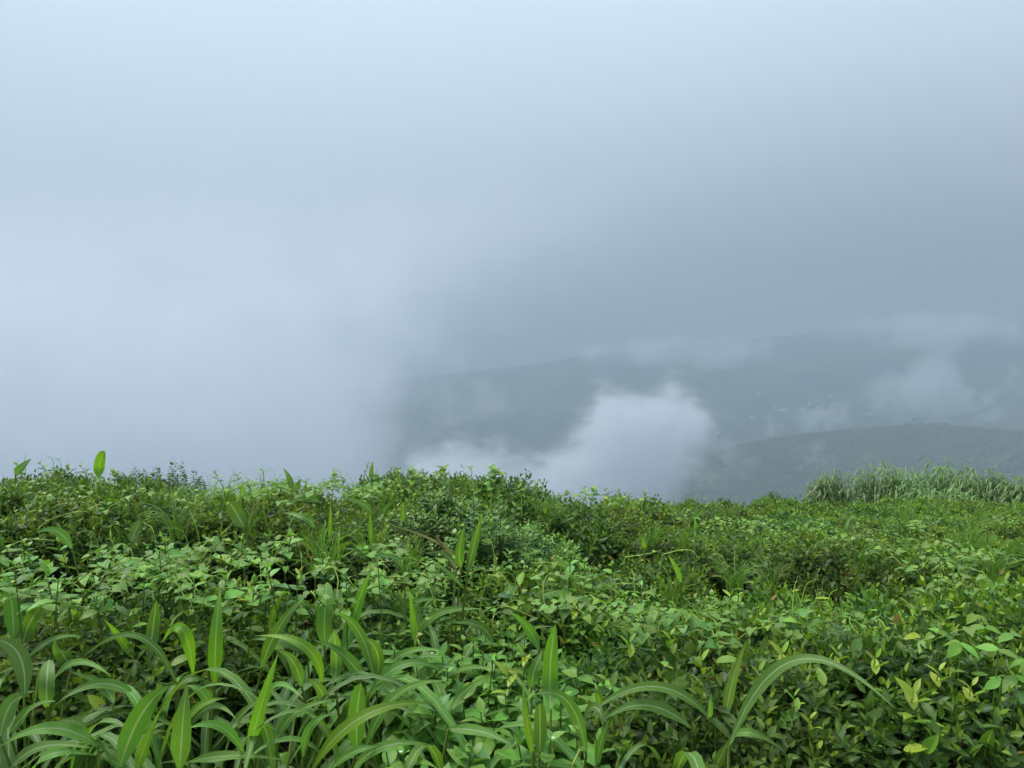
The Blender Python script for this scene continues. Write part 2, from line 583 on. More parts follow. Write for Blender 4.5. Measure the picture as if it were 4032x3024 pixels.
def house(u, v, d, w, dep, h, label, roof, name='valley_house'):
    p = at(u, v, d) if name == 'spired_building' else on_slope(u, v)
    t = thing(name, label, 'house', p, rz=random.uniform(-0.5, 0.5), group='houses in the misty valley')
    x, y = w / 2, dep / 2
    bv = [(-x, -y, -9), (x, -y, -9), (x, y, -9), (-x, y, -9), (-x, -y, h), (x, -y, h), (x, y, h), (-x, y, h)]
    link('wall', make_mesh('wall', bv, np.array([(0, 1, 5, 4), (1, 2, 6, 5), (2, 3, 7, 6), (3, 0, 4, 7)]), M_WHITE, smooth=False), t)
    e, rh = 0.6, dep * 0.32
    rv = [(-x - e, -y - e, h - 0.1), (x + e, -y - e, h - 0.1), (x + e, 0, h + rh), (-x - e, 0, h + rh), (x + e, y + e, h - 0.1), (-x - e, y + e, h - 0.1)]
    link('roof', make_mesh('roof', rv, [np.array([(0, 1, 2, 3), (3, 2, 4, 5)]), np.array([(1, 4, 2), (0, 3, 5)])], roof, smooth=False), t)
    nwin = max(2, int(w / 4))
    wm = make_mesh('window', [(-0.7, -0.08, -0.8), (0.7, -0.08, -0.8), (0.7, -0.08, 0.8), (-0.7, -0.08, 0.8), (-0.7, 0, -0.8), (0.7, 0, -0.8), (0.7, 0, 0.8), (-0.7, 0, 0.8)],
                   np.array([(0, 1, 2, 3), (4, 5, 1, 0), (3, 2, 6, 7), (0, 3, 7, 4), (1, 5, 6, 2)]), M_GLASS, smooth=False)
    for a in range(nwin):
        link('window', wm, t, (-x + (a + 0.5) * w / nwin, -y - 0.01, h * 0.5))
    return t


for (u, v, d, w, dep, h, label, roof) in [
    (3090, 1622, 2300, 26, 11, 6, 'long pale-roofed building below the wooded slope in the valley', M_ROOF),
    (3052, 1610, 2330, 9, 8, 7, 'small white house just behind the long pale-roofed valley building', M_WHITE),
    (3190, 1594, 2450, 14, 9, 6, 'pale house on its own, uphill from the long valley building', M_ROOF),
    (3214, 1582, 2500, 10, 8, 5, 'small pale house, uppermost of the two close together in the valley', M_WHITE),
    (3272, 1565, 2600, 13, 9, 5, 'metal-roofed house highest up the far valley slope', M_ROOF),
    (2988, 1557, 2650, 8, 8, 6, 'tiny white house far up the slope beyond the cloud', M_WHITE),
    (3272, 1622, 2250, 18, 12, 7, 'sand-coloured house half hidden by a wisp of mist', M_TILE),
    (3420, 1634, 2200, 15, 9, 4, 'low pale house behind the misty ridge', M_ROOF),
    (2962, 1645, 2100, 14, 9, 4, 'low pale house at the valley foot between cloud and ridge', M_ROOF),
]:
    house(u, v, d, w, dep, h, label, roof)
hp = house(2826, 1716, 1540, 10, 7, 4, 'white building with a pointed spire at the edge of the low cloud', M_WHITE, 'spired_building')
hp['group'] = 'houses in the misty valley'
sv = [(-2.2, -2.2, 0), (2.2, -2.2, 0), (2.2, 2.2, 0), (-2.2, 2.2, 0), (-2.2, -2.2, 9), (2.2, -2.2, 9), (2.2, 2.2, 9), (-2.2, 2.2, 9), (0, 0, 17)]
link('spire', make_mesh('spire', sv, [np.array([(0, 1, 5, 4), (1, 2, 6, 5), (2, 3, 7, 6), (3, 0, 4, 7)]), np.array([(4, 5, 8), (5, 6, 8), (6, 7, 8), (7, 4, 8)])], M_WHITE, smooth=False), hp, (-1, 0, 1.5), np.diag([0.5, 0.5, 0.5]))

# ------------------------------------------------------------------ tea bushes
YOUNG = np.array([0.27, 0.36, 0.035]); FRESH = np.array([0.15, 0.26, 0.035]); MID = np.array([0.085, 0.17, 0.032]); OLD = np.array([0.038, 0.088, 0.028])
TEA_T = [leaf_template([0, 0.3, 0.66, 1], [0, 0.2, 0.17, 0], f, b) for f, b in ((0.35, 0.1), (0.2, 0.35), (0.5, 0.25), (0.15, -0.1))]
FAR_T = [leaf_template([0, 0.5, 1], [0, 0.24, 0], f, b) for f, b in ((0.3, 0.2), (0.15, 0.0), (0.45, 0.35))]
TEA_BIG = [make_mesh('tea_leaf', v, [t, q], M_TEA, np.tile(c, (len(v), 1)), a)
           for (v, t, q, a), c in [(leaf_template([0, 0.12, 0.3, 0.52, 0.75, 0.9, 1], [0, 0.12, 0.2, 0.21, 0.15, 0.06, 0], f, b, ripple=0.012), c)
                                   for f, b, c in ((0.35, 0.2, MID), (0.25, 0.4, MID * 0.8), (0.5, 0.1, FRESH), (0.3, 0.3, OLD * 1.3), (0.4, 0.0, YOUNG), (0.2, 0.5, FRESH * 0.85))]]


def tea_shoots(n, Rb, H, r, side=0.27):
    """Shoot tips and axes over a flat-topped bush."""
    ns = int(n * side); nt_ = n - ns
    rr = np.sqrt(r.random(nt_)) * Rb; th = r.uniform(0, 2 * math.pi, nt_)
    lump_ = 0.05 * np.sin(th * 3 + rr * 9) + r.normal(0, 0.035, nt_)
    top = np.stack([rr * np.cos(th), rr * np.sin(th), H * (1 - 0.22 * (rr / Rb) ** 3) + lump_], -1)
    ta = np.stack([np.cos(th) * 0.5 * rr / Rb, np.sin(th) * 0.5 * rr / Rb, np.ones(nt_)], -1) + r.normal(0, 0.28, (nt_, 3))
    th2 = r.uniform(0, 2 * math.pi, ns); z2 = H * r.uniform(0.3, 0.9, ns)
    k = Rb * (0.82 + 0.22 * np.sin(z2 / H * math.pi)) * r.uniform(0.82, 1.05, ns)
    sd_ = np.stack([k * np.cos(th2), k * np.sin(th2), z2], -1)
    sa = np.stack([np.cos(th2), np.sin(th2), np.full(ns, 0.5)], -1) + r.normal(0, 0.35, (ns, 3))
    return np.concatenate([top, sd_]), unit(np.concatenate([ta, sa])), np.concatenate([np.ones(nt_), np.zeros(ns)])


def tea_bush_mesh(seed, Rb=0.42, H=0.8, n=420, per=7, L=0.058, tmpl=TEA_T, flush=0.45, yellow=0.0):
    r = np.random.default_rng(seed)
    tip, axis, is_top = tea_shoots(n, Rb, H, r)
    P, D, U, LN, C = [], [], [], [], []
    fl = (r.random(n) < flush) & (is_top > 0)
    ph = r.uniform(0, 6.28, n)
    s1 = unit(np.cross(axis, r.normal(size=(n, 3)))); s2 = np.cross(axis, s1)
    for k in range(per):
        f = k / (per - 1)
        a = ph + k * 2.4
        outw = np.cos(a)[:, None] * s1 + np.sin(a)[:, None] * s2
        tilt = np.clip(R(22) + f * R(58) + r.normal(0, 0.15, n), 0.1, 1.75)
        d = axis * np.cos(tilt)[:, None] + outw * np.sin(tilt)[:, None]
        P.append(tip - axis * (0.012 + 0.016 * k + 0.004 * r.random(n))[:, None] + outw * 0.004)
        D.append(d); U.append(axis + r.normal(0, 0.3, (n, 3)))
        LN.append(L * (0.5 + 0.6 * f) * r.uniform(0.8, 1.2, n))
        young = np.where(fl, np.clip(1 - f * 1.5, 0, 1), np.clip(0.25 - f * 0.4, 0, 1))[:, None]
        base = MID + (OLD - MID) * np.clip(r.random(n) * 1.3 - 0.2 + 0.25 * f, 0, 1)[:, None]
        yc = FRESH + (YOUNG - FRESH) * np.clip(r.random(n) * 1.2 - 0.5 + yellow, 0, 1)[:, None]
        C.append((base * (1 - young) + yc * young) * r.uniform(0.8, 1.2, n)[:, None])
    m = n // 3
    q = unit(r.normal(size=(m, 3))) * (r.random((m, 1)) ** 0.4) * [Rb * 0.85, Rb * 0.85, H * 0.42] + [0, 0, H * 0.52]
    P.append(q); D.append(r.normal(size=(m, 3)) + [0, 0, 0.3]); U.append(r.normal(size=(m, 3)) + [0, 0, 1.0]); LN.append(L * r.uniform(0.8, 1.3, m))
    C.append(MID + (OLD - MID) * r.random((m, 1)))
    P, D, U, LN, C = map(np.concatenate, (P, D, U, LN, C))
    dead = r.random(len(P)) < 0.012
    C[dead] = np.array([0.2, 0.13, 0.05])
    v, f, t, a = batch(tmpl, P, frames(D, U), LN, C, r.uniform(0.85, 1.2, len(P)))
    return make_mesh('foliage', v, f, M_TEA, t, a)


def bush_stems(seed, Rb, H):
    r = np.random.default_rng(seed)
    parts = []
    for k in range(9):
        th = r.uniform(0, 6.28); e = np.array([math.cos(th), math.sin(th), 0]) * Rb * r.uniform(0.4, 0.85)
        v, f = tube([(0, 0, -0.1), e * 0.35 + [0, 0, H * 0.3], e * 0.8 + [0, 0, H * 0.62], e + [0, 0, H * 0.86]], [0.016, 0.012, 0.008, 0.003], 5)
        parts.append((v, f, (0, 0, 0)))
    v, f, _ = join(parts)
    return make_mesh('stem', v, f, M_WOOD)


NEAR = [tea_bush_mesh(100 + k, n=700, flush=fl, yellow=yl) for k, (fl, yl) in enumerate(((0.35, 0.0), (0.55, 0.2), (0.25, 0.0), (0.7, 0.3), (0.45, 0.1)))]
MIDB = [tea_bush_mesh(200 + k, Rb=0.55, n=700, per=6, L=0.067, tmpl=FAR_T, flush=fl, yellow=yl) for k, (fl, yl) in enumerate(((0.5, 0.1), (0.7, 0.4), (0.35, 0.0)))]
FARB = [tea_bush_mesh(300 + k, Rb=0.85, n=1300, per=5, L=0.072, tmpl=FAR_T, flush=fl, yellow=yl) for k, (fl, yl) in enumerate(((0.6, 0.2), (0.8, 0.5), (0.45, 0.0)))]
STEMS = [bush_stems(400 + k, 0.42, 0.8) for k in range(3)]

LOOK = {0: 'deep green', 1: 'fresh green', 2: 'dark-leaved', 3: 'yellow-green budding', 4: 'green'}
LOOKF = {0: 'fresh green', 1: 'yellow-green budding', 2: 'dark-leaved'}
row_ys = [(2.3, 'a'), (2.68, 'n'), (3.06, 'n'), (4.3, 'n'), (4.82, 'n'), (5.33, 'n'), (5.85, 'n'), (6.45, 'm'), (7.2, 'm'), (8.0, 'm'), (8.9, 'm'),
          (10.0, 'f'), (11.3, 'f'), (12.7, 'f'), (14.2, 'f'), (15.9, 'f'), (17.7, 'f'), (19.7, 'f'), (21.9, 'f'), (24.0, 'f')]
leaf_budget = 0
for ri, (y0, kind) in enumerate(row_ys):
    step = {'a': 0.58, 'n': 0.56, 'm': 0.78, 'f': 1.2}[kind]
    xs = np.arange(-0.74 * y0 - 0.5, 0.74 * y0 + 0.6, step)
    spots = []
    for x in xs:
        x = x + random.uniform(-0.1, 0.1); y = y0 + random.uniform(-0.1, 0.1) * step / 0.56 + 0.05 * x
        if kind == 'a' and x < 0.55:
            continue
        if y > float(edge_y(x)) + 0.25:
            continue
        if ri == 1 and (-1.0 < x < 0.35):            # room for the grass and herbs in front
            continue
        if 0.85 < x < 1.8 and 3.3 < y < 4.7:         # the dark hollow between two hedges
            continue
        u = CU + FPX * x / y
        if u < -250 or u > 4350:
            continue
        spots.append((x, y))
    spots.sort(key=lambda s: s[0] / s[1])
    for si, (x, y) in enumerate(spots):
        lib = {'a': NEAR, 'n': NEAR, 'm': MIDB, 'f': FARB}[kind]
        vi = random.randrange(len(lib))
        if y > 4.0 and x > 0 and random.random() < 0.35:
            vi = 3 if kind in 'an' else 1
        look = (LOOK if kind in 'an' else LOOKF)[vi]
        z = float(canopy(x, y)) - 0.8
        if y > 3.6 and not (0.8 < x < 3 and y > 5.5) and random.random() < (0.13 if y < 10 else 0.06):
            continue
        sc = 0.9 + 0.34 * float(fbm(np.array([x * 0.9]), np.array([y * 0.9]), 2, 40)[0]) + random.uniform(-0.06, 0.07)
        t = thing('tea_bush', f'{look} tea bush, {ordinal(si + 1)} from the left in the {ordinal(ri + 1)} tea row from the front', 'tea bush', (x, y, z), random.uniform(0, 6.28), 'tea bushes of the overgrown hilltop')
        t.scale = (1.0, 1.0, sc)
        link('foliage', lib[vi], t)
        if kind in 'an':
            link('stem', STEMS[vi % 3], t)
        if kind in 'an' and y < 3.5:
            r = np.random.default_rng(5000 + ri * 100 + si)
            tip, axis, top = tea_shoots(26, 0.44, 0.82, r, 0.4)
            for k in range(26):
                n0 = unit(r.normal(size=3))
                d = axis[k] * 0.5 + unit(np.cross(axis[k], n0)) * 0.8 + [0, 0, -0.1]
                m = frames(d[None], (axis[k] + r.normal(0, 0.2, 3))[None])[0] * r.uniform(0.055, 0.085)
                link('leaf', TEA_BIG[r.integers(0, 6)], t, tip[k], m)

# ------------------------------------------------------------------ broad-bladed grass
def blade_mesh(base, mid, tip, width, normal, tint, n=14, fold=0.22, round_=0.0, sheath=0.3):
    t = np.linspace(0, 1, n)[:, None]
    c = 2 * np.asarray(mid) - (np.asarray(base) + np.asarray(tip)) / 2
    P = (1 - t) ** 2 * base + 2 * t * (1 - t) * c + t ** 2 * tip
    T = unit(np.gradient(P, axis=0))
    W = unit(np.cross(T, normal))
    N = np.cross(W, T)
    tt = t[:, 0]
    prof = np.minimum(1, (tt / sheath + 0.16) ** 0.9) * np.clip(1 - np.clip((tt - 0.34) / 0.66, 0, 1) ** (1.6 + 3.4 * round_), 0, 1) ** (1.0 - 0.45 * round_)
    w = np.maximum(prof * width / 2, 0.0004)
    s = np.array([-1, -0.5, 0, 0.5, 1.0])
    wob = 0.05 * width * np.sin(tt * 9 + width * 300)
    V = P[:, None] + w[:, None, None] * s[None, :, None] * W[:, None] + ((np.abs(s)[None] ** 1.3 * fold * w[:, None]) + wob[:, None] * s[None] * 0.6)[:, :, None] * N[:, None]
    i = np.arange(n - 1)[:, None] * 5; j = np.arange(4)[None]
    F = np.stack([i + j, i + j + 1, i + 5 + j + 1, i + 5 + j], -1).reshape(-1, 4)
    return V.reshape(-1, 3), F, np.tile((s + 1) / 2, n)


G1 = np.array([0.125, 0.245, 0.06]); G2 = np.array([0.13, 0.275, 0.055]); G3 = np.array([0.17, 0.33, 0.03]); GP = np.array([0.12, 0.22, 0.08])

# (offset of the crop, then base, middle, tip, width in crop pixels, tone, roundness)
K = 1100 / 2212
heroes = []


def crop(ox, oy, zb, rows):
    for b in rows:
        (bu, bv), (mu, mv), (tu, tv), w, tone, rd = b
        heroes.append((ox + bu * K, oy + bv * K, ox + mu * K, oy + mv * K, ox + tu * K, oy + tv * K, w * K, tone, rd, zb))


crop(0, 2200, 0.62, [
    ((100, 640), (90, 350), (10, 70), 120, 1, 0), ((190, 1100), (150, 760), (-60, 640), 130, 0, 0.3), ((200, 800), (420, 640), (650, 620), 60, 0, 0),
    ((1400, 990), (1080, 610), (650, 790), 60, 0, 0), ((370, 1180), (370, 990), (385, 800), 110, 0, 1.0), ((310, 880), (160, 850), (-20, 920), 60, 0, 0),
    ((1090, 1110), (790, 990), (430, 1160), 85, 1, 0), ((940, 1680), (1110, 1250), (1340, 1010), 170, 1, 0.2), ((1420, 1680), (1445, 1330), (1480, 980), 150, 1, 0),
    ((1080, 1680), (1160, 1450), (1270, 1200), 90, 2, 0), ((780, 1490), (400, 1340), (-20, 1500), 110, 1, 0), ((1700, 1000), (1710, 600), (1745, 225), 112, 2, 0),
    ((1530, 920), (1440, 560), (1288, 655), 95, 2, 0), ((1060, 790), (960, 640), (820, 475), 65, 2, 0), ((1500, 1330), (1680, 1170), (1870, 1270), 75, 0, 0),
    ((1930, 1540), (1740, 1330), (1480, 1350), 85, 1, 0), ((1970, 1540), (2070, 1160), (2205, 740), 95, 2, 0), ((1830, 1370), (1950, 1200), (2230, 1010), 80, 0, 0),
    ((1390, 1060), (1500, 950), (1690, 990), 70, 0, 0), ((1480, 1310), (1590, 1160), (1800, 1105), 65, 2, 0), ((90, 1660), (330, 1490), (720, 1500), 100, 0, 0),
    ((80, 1390), (250, 1190), (440, 1130), 90, 0, 0), ((0, 1420), (70, 1180), (180, 1090), 130, 0, 0.4), ((1500, 1610), (1830, 1560), (2230, 1590), 85, 1, 0),
    ((560, 870), (500, 760), (430, 650), 110, 0, 0.8), ((180, 680), (230, 520), (330, 370), 110, 0, 0.6), ((1660, 1180), (1600, 1060), (1480, 1000), 90, 0, 0),
    ((900, 1150), (800, 1000), (560, 900), 80, 0, 0), ((1180, 800), (1210, 560), (1240, 330), 100, 0, 0.4), ((420, 960), (620, 820), (880, 930), 70, 0, 0),
    ((260, 1680), (420, 1540), (760, 1560), 90, 1, 0), ((700, 1390), (600, 1290), (420, 1300), 70, 0, 0)])
crop(1000, 2200, 0.62, [
    ((560, 700), (560, 440), (580, 185), 125, 1, 1.0), ((715, 770), (800, 420), (935, 75), 112, 1, 0), ((950, 940), (830, 580), (625, 420), 92, 1, 0),
    ((880, 980), (700, 760), (480, 650), 105, 0, 0), ((60, 870), (190, 560), (415, 285), 95, 1, 0), ((420, 750), (220, 650), (-20, 640), 85, 0, 0),
    ((540, 990), (400, 690), (20, 610), 85, 2, 0), ((970, 960), (980, 760), (890, 640), 90, 0, 0.6), ((380, 1020), (310, 820), (190, 730), 90, 0, 0),
    ((1010, 920), (1210, 745), (1510, 735), 85, 0, 0), ((900, 1090), (1180, 840), (1490, 890), 80, 0, 0), ((815, 1510), (815, 1250), (850, 985), 135, 1, 0.9),
    ((460, 1680), (860, 1250), (1420, 1150), 105, 2, 0), ((890, 1490), (1120, 1090), (1530, 970), 105, 1, 0), ((80, 1180), (190, 1000), (390, 1110), 75, 1, 0),
    ((190, 1450), (330, 1220), (670, 1110), 75, 1, 0), ((320, 1260), (430, 1210), (600, 1190), 70, 0, 0), ((390, 1580), (450, 1330), (630, 1230), 70, 1, 0),
    ((600, 1680), (790, 1530), (1010, 1490), 75, 1, 0), ((780, 1680), (1020, 1490), (1390, 1470), 90, 1, 0), ((1140, 1680), (1290, 1610), (1450, 1660), 80, 1, 0),
    ((1280, 690), (1260, 480), (1235, 255), 60, 2, 0), ((1310, 600), (1470, 430), (1810, 400), 75, 0, 0), ((1890, 670), (1780, 530), (1540, 510), 80, 0, 0),
    ((1560, 1200), (1680, 1040), (1860, 940), 70, 1, 0), ((1540, 1350), (1800, 1370), (2050, 1480), 90, 1, 0), ((2205, 1560), (2160, 1300), (2125, 1000), 65, 2, 0),
    ((1140, 490), (1260, 345), (1540, 335), 60, 0, 0), ((1290, 930), (1440, 850), (1640, 880), 60, 0, 0), ((1580, 920), (1700, 860), (1900, 880), 55, 0, 0),
    ((560, 1180), (520, 1030), (400, 950), 80, 0, 0), ((130, 580), (160, 420), (250, 240), 60, 2, 0), ((640, 1000), (650, 780), (630, 560), 95, 0, 0.5)])
crop(2000, 2200, 0.64, [
    ((340, 1210), (335, 860), (378, 520), 132, 1, 0.35), ((185, 1020), (210, 880), (265, 745), 95, 0, 0.2), ((620, 1560), (480, 1140), (200, 1080), 95, 0, 0),
    ((250, 1540), (255, 1340), (250, 1140), 105, 0, 1.0), ((200, 1540), (150, 1280), (118, 980), 62, 2, 0), ((1640, 1310), (1140, 1010), (580, 1290), 88, 1, 0),
    ((1450, 1340), (1100, 1160), (750, 1280), 110, 0, 0), ((700, 1640), (740, 1440), (800, 1280), 60, 1, 0), ((1720, 1300), (1780, 960), (1895, 635), 82, 2, 0),
    ((1740, 1440), (1950, 1385), (2240, 1580), 65, 1, 0), ((1640, 1660), (1690, 1560), (1750, 1440), 85, 0, 0), ((245, 730), (160, 550), (10, 420), 85, 1, 0),
    ((50, 660), (190, 560), (365, 540), 55, 0, 0), ((735, 1190), (715, 1080), (688, 975), 55, 2, 0), ((1600, 1300), (1600, 1190), (1612, 1065), 50, 1, 0),
    ((600, 1250), (700, 1180), (760, 1350), 90, 0, 0), ((880, 1580), (900, 1480), (980, 1440), 80, 0, 0.3)])
heroes.append((2870, 2940, 3130, 2600, 3525, 2790, 52, 1, 0, 0.75))
crop(2932, 2200, 0.5, [((1560, 1650), (1480, 1510), (1280, 1530), 70, 0, 0), ((1870, 1680), (1900, 1520), (1970, 1350), 115, 1, 0.5), ((1680, 1650), (1770, 1540), (1900, 1465), 80, 0, 0),
                       ((620, 1460), (800, 1480), (960, 1570), 80, 0, 0), ((2212, 1080), (2150, 1120), (2110, 1190), 40, 1, 0)])
crop(0, 1700, 0.84, [((785, 370), (790, 250), (830, 152), 80, 2, 1.0), ((120, 340), (170, 280), (250, 212), 62, 0, 0), ((1930, 760), (1880, 660), (1815, 555), 115, 0, 1.0),
                     ((1925, 520), (1920, 460), (1920, 400), 40, 1, 0), ((1040, 870), (1070, 790), (1110, 695), 75, 0, 0.7), ((570, 930), (450, 790), (290, 800), 75, 0, 0)])
crop(1000, 1700, 0.84, [((300, 460), (280, 370), (230, 285), 45, 0, 0), ((340, 470), (350, 420), (378, 365), 40, 0, 0), ((930, 380), (930, 310), (942, 230), 38, 1, 0),
                        ((1180, 720), (1180, 640), (1180, 550), 52, 0, 0.3), ((1640, 1080), (1630, 930), (1675, 725), 75, 1, 0.1), ((1690, 1120), (1740, 900), (1808, 650), 68, 0, 0.2),
                        ((600, 880), (605, 720), (605, 555), 32, 2, 0), ((940, 660), (840, 565), (640, 520), 52, 0, 0), ((1600, 1080), (1510, 970), (1390, 960), 50, 0, 0),
                        ((1670, 1250), (1520, 1100), (1360, 985), 34, 1, 0), ((1190, 1060), (1080, 985), (930, 1000), 45, 0, 0), ((930, 930), (925, 780), (920, 620), 40, 1, 0.2),
                        ((480, 760), (400, 680), (220, 640), 60, 0, 0), ((520, 560), (420, 530), (260, 560), 55, 0, 0), ((1010, 690), (1040, 610), (1120, 540), 40, 0, 0)])
crop(2000, 1700, 0.7, [((1372, 1200), (1330, 1080), (1262, 975), 48, 1, 0), ((1085, 940), (1078, 880), (1080, 820), 42, 2, 0), ((355, 1040), (400, 920), (480, 810), 32, 0, 0),
                       ((295, 650), (298, 600), (304, 550), 30, 2, 0), ((1480, 830), (1482, 740), (1480, 660), 22, 1, 0)])
crop(2932, 1700, 0.3, [((770, 860), (800, 760), (842, 655), 34, 1, 0), ((690, 930), (660, 860), (605, 795), 62, 2, 0.3), ((1830, 1060), (1820, 980), (1790, 890), 40, 2, 0),
                       ((1690, 1000), (1680, 970), (1700, 930), 34, 2, 0)])

tones = [G1, G2, G3]
clumps = []
for h in heroes:
    zb = h[9]
    d = (1.65 - zb) * FPX / (h[1] - 1400.0)
    b = at(h[0], h[1], d)
    for c in clumps:
        if np.hypot(*(c['p'][:2] - b[:2])) < 0.30:
            c['b'].append((h, d)); break
    else:
        clumps.append({'p': b, 'b': [(h, d)]})
# describe each clump by what shows of it, then by its place
fore = sorted([c for c in clumps if pix(c['p'])[1] >= 2700], key=lambda c: c['p'][0] / c['p'][1])
midc = sorted([c for c in clumps if 2300 <= pix(c['p'])[1] < 2700], key=lambda c: c['p'][0] / c['p'][1])
back = sorted([c for c in clumps if pix(c['p'])[1] < 2300], key=lambda c: c['p'][0] / c['p'][1])
for lst, where in ((fore, 'along the bottom edge'), (midc, 'in front of the tea hedge'), (back, 'poking out of the upper tea hedge')):
    for k, c in enumerate(lst):
        arch = np.mean([abs(h[4] - h[0]) > abs(h[5] - h[1]) for h, d in c['b']])
        shape = 'arching' if arch > 0.6 else ('upright' if arch < 0.3 else 'crossing')
        c['label'] = f'broad grass with {shape} blades {where}, {ordinal(k + 1)} from the left'
for c in clumps:
    x, y = c['p'][:2]
    gz0 = float(ground_z(x, y))
    t = thing('broad_bladed_grass', c['label'], 'grass', (x, y, gz0), group='broad-bladed grasses among the tea')
    o0 = np.array([x, y, gz0])
    for (h, d) in c['b']:
        (bu, bv, mu, mv, tu, tv, w, tone, rd, zb) = h
        dm = d + random.uniform(-0.10, 0.04); dt = d + random.uniform(-0.22, 0.06)
        B, Mi, Ti = at(bu, bv, d), at(mu, mv, dm), at(tu, tv, dt)
        up = abs(tv - bv) > abs(tu - bu)
        nrm = unit((EYE - Mi) * (1.0 if up else 0.9) + np.array([random.uniform(-0.4, 0.4), 0, 0.3 if up else 1.2]))
        wd = w * d / FPX * 0.98
        V, F, A = blade_mesh(B, Mi, Ti, wd, nrm, None, 16, 0.2, rd)
        tint = np.tile(tones[tone] * random.uniform(0.85, 1.15), (len(V), 1))
        if random.random() < 0.15:                                   # a withered tip
            k0 = -5 * random.randint(1, 2)
            tint[k0:] = (0.24, 0.24, 0.07)
        link('blade', make_mesh('blade', V - o0, F, M_GRASS, tint, A), t)
        mid = (B + o0) / 2 + np.array([(B[0] - x) * 0.3, 0, (B[2] - gz0) * 0.1])
        V, F = tube([o0 + [random.uniform(-.03, .03), random.uniform(-.03, .03), -0.03], mid, B, B * 0.93 + Mi * 0.07], [0.006, 0.005, 0.0035, 0.002], 5)
        link('stem', make_mesh('stem', V - o0, F, M_STEM, np.tile(G1 * [0.8, 0.6, 0.4], (len(V), 1))), t)

# a few grass plants that grow between them
BL = []
for k in range(12):
    r = np.random.default_rng(700 + k)
    ln, lean = r.uniform(0.45, 0.75), r.uniform(0.4, 1.0)
    b = np.zeros(3); m_ = np.array([0, ln * 0.42 * lean, ln * (0.52 - 0.1 * lean)]); tp = np.array([r.uniform(-.05, .05), ln * (0.2 + 0.75 * lean), ln * (0.95 - 1.05 * lean)])
    V, F, A = blade_mesh(b, m_, tp, r.uniform(0.026, 0.04), np.array([0, -0.6, 0.8]), None, 12, 0.25, 0)
    BL.append(make_mesh('blade', V, F, M_GRASS, np.tile([G1, G2, G1, GP][k % 4], (len(V), 1)), A))
fill = []
for k in range(150):
    u = random.uniform(-100, 1750) if k < 125 else random.uniform(1700, 4100)
    v = random.uniform(2560, 3200) if k < 125 else random.uniform(2750, 3200)
    d = 1.25 * FPX / (v - 1400)
    p = at(u, v, d)
    if any(np.hypot(p[0] - q[0], p[1] - q[1]) < 0.11 for q in fill):
        continue
    fill.append(p)
fill.sort(key=lambda p: p[0] / p[1])
for k, p in enumerate(fill):
    gz0 = float(ground_z(p[0], p[1]))
    t = thing('broad_bladed_grass', f'low leafy broad grass between the taller blades, {ordinal(k + 1)} from the left', 'grass', (p[0], p[1], gz0), random.uniform(0, 6.28), 'broad-bladed grasses among the tea')
    hs = random.uniform(0.25, 0.42)
    for b in range(random.randint(5, 8)):
        az = random.uniform(0, 6.28); s = random.uniform(0.75, 1.1)
        cz, sz = math.cos(az) * s, math.sin(az) * s
        link('blade', random.choice(BL), t, (0.02 * math.cos(az), 0.02 * math.sin(az), hs * random.uniform(0.5, 1.1)), np.array([[cz, -sz, 0], [sz, cz, 0], [0, 0, s]]))
    V, F = tube([(0, 0, -0.04), (0.01, 0, hs * 0.5), (0, 0.01, hs)], [0.009, 0.007, 0.004], 5)
    link('stem', make_mesh('stem', V, F, M_STEM, np.tile(G1 * [0.8, 0.6, 0.4], (len(V), 1))), t)

# ------------------------------------------------------------------ soft herbs with opposite leaves
H1 = np.array([0.13, 0.27, 0.055]); H2 = np.array([0.16, 0.32, 0.06]); H3 = np.array([0.085, 0.19, 0.05])
HERB = [make_mesh('leaf', v, [t, q], M_HERB, np.tile(c, (len(v), 1)), a)
        for (v, t, q, a), c in [(leaf_template([0, 0.1, 0.26, 0.48, 0.7, 0.88, 1], [0, 0.12, 0.25, 0.29, 0.2, 0.08, 0], f, b, ripple=0.015), c)
                                for f, b, c in ((0.2, 0.2, H1), (0.3, 0.35, H2), (0.15, 0.5, H1), (0.35, 0.1, H3), (0.25, 0.3, H2 * 1.1))]]
PETAL = None


def herb(p, h, L, nodes, label, group, flowers=0, r=None):
    gz0 = float(ground_z(p[0], p[1]))
    t = thing('leafy_herb', label, 'herb', (p[0], p[1], gz0), r.uniform(0, 6.28), group)
    H = h - gz0
    bend = r.normal(0, 0.06, 2)
    path = np.array([(0, 0, -0.03), (bend[0] * 0.3, bend[1] * 0.3, H * 0.5), (bend[0], bend[1], H)])
    V, F = tube(path, [0.004, 0.0033, 0.002], 5)
    link('stem', make_mesh('stem', V, F, M_STEM, np.tile(H3 * [0.9, 0.7, 0.5], (len(V), 1))), t)
    for k in range(nodes):
        f = 1 - (k * 0.034 + 0.004) / max(H, 0.2)
        if f < 0.25:
            break
        c = np.array([bend[0] * f * f, bend[1] * f * f, H * f])
        az = r.uniform(0, 0.5) + (k % 2) * math.pi / 2
        el = [0.9, 0.55, 0.25, 0.1, -0.1, -0.2, -0.25, -0.3][min(k, 7)] + r.normal(0, 0.15)
        s = L * min(1.0, 0.45 + 0.28 * k) * r.uniform(0.85, 1.15)
        for q in (0, math.pi):
            d = np.array([math.cos(az + q), math.sin(az + q), math.tan(el)])
            m = frames(d[None], np.array([[0, 0, 1.0]]) + r.normal(0, 0.2, (1, 3)))[0] * s
            link('leaf', HERB[r.integers(0, 5)], t, c, m)
    return t, np.array([bend[0], bend[1], H])


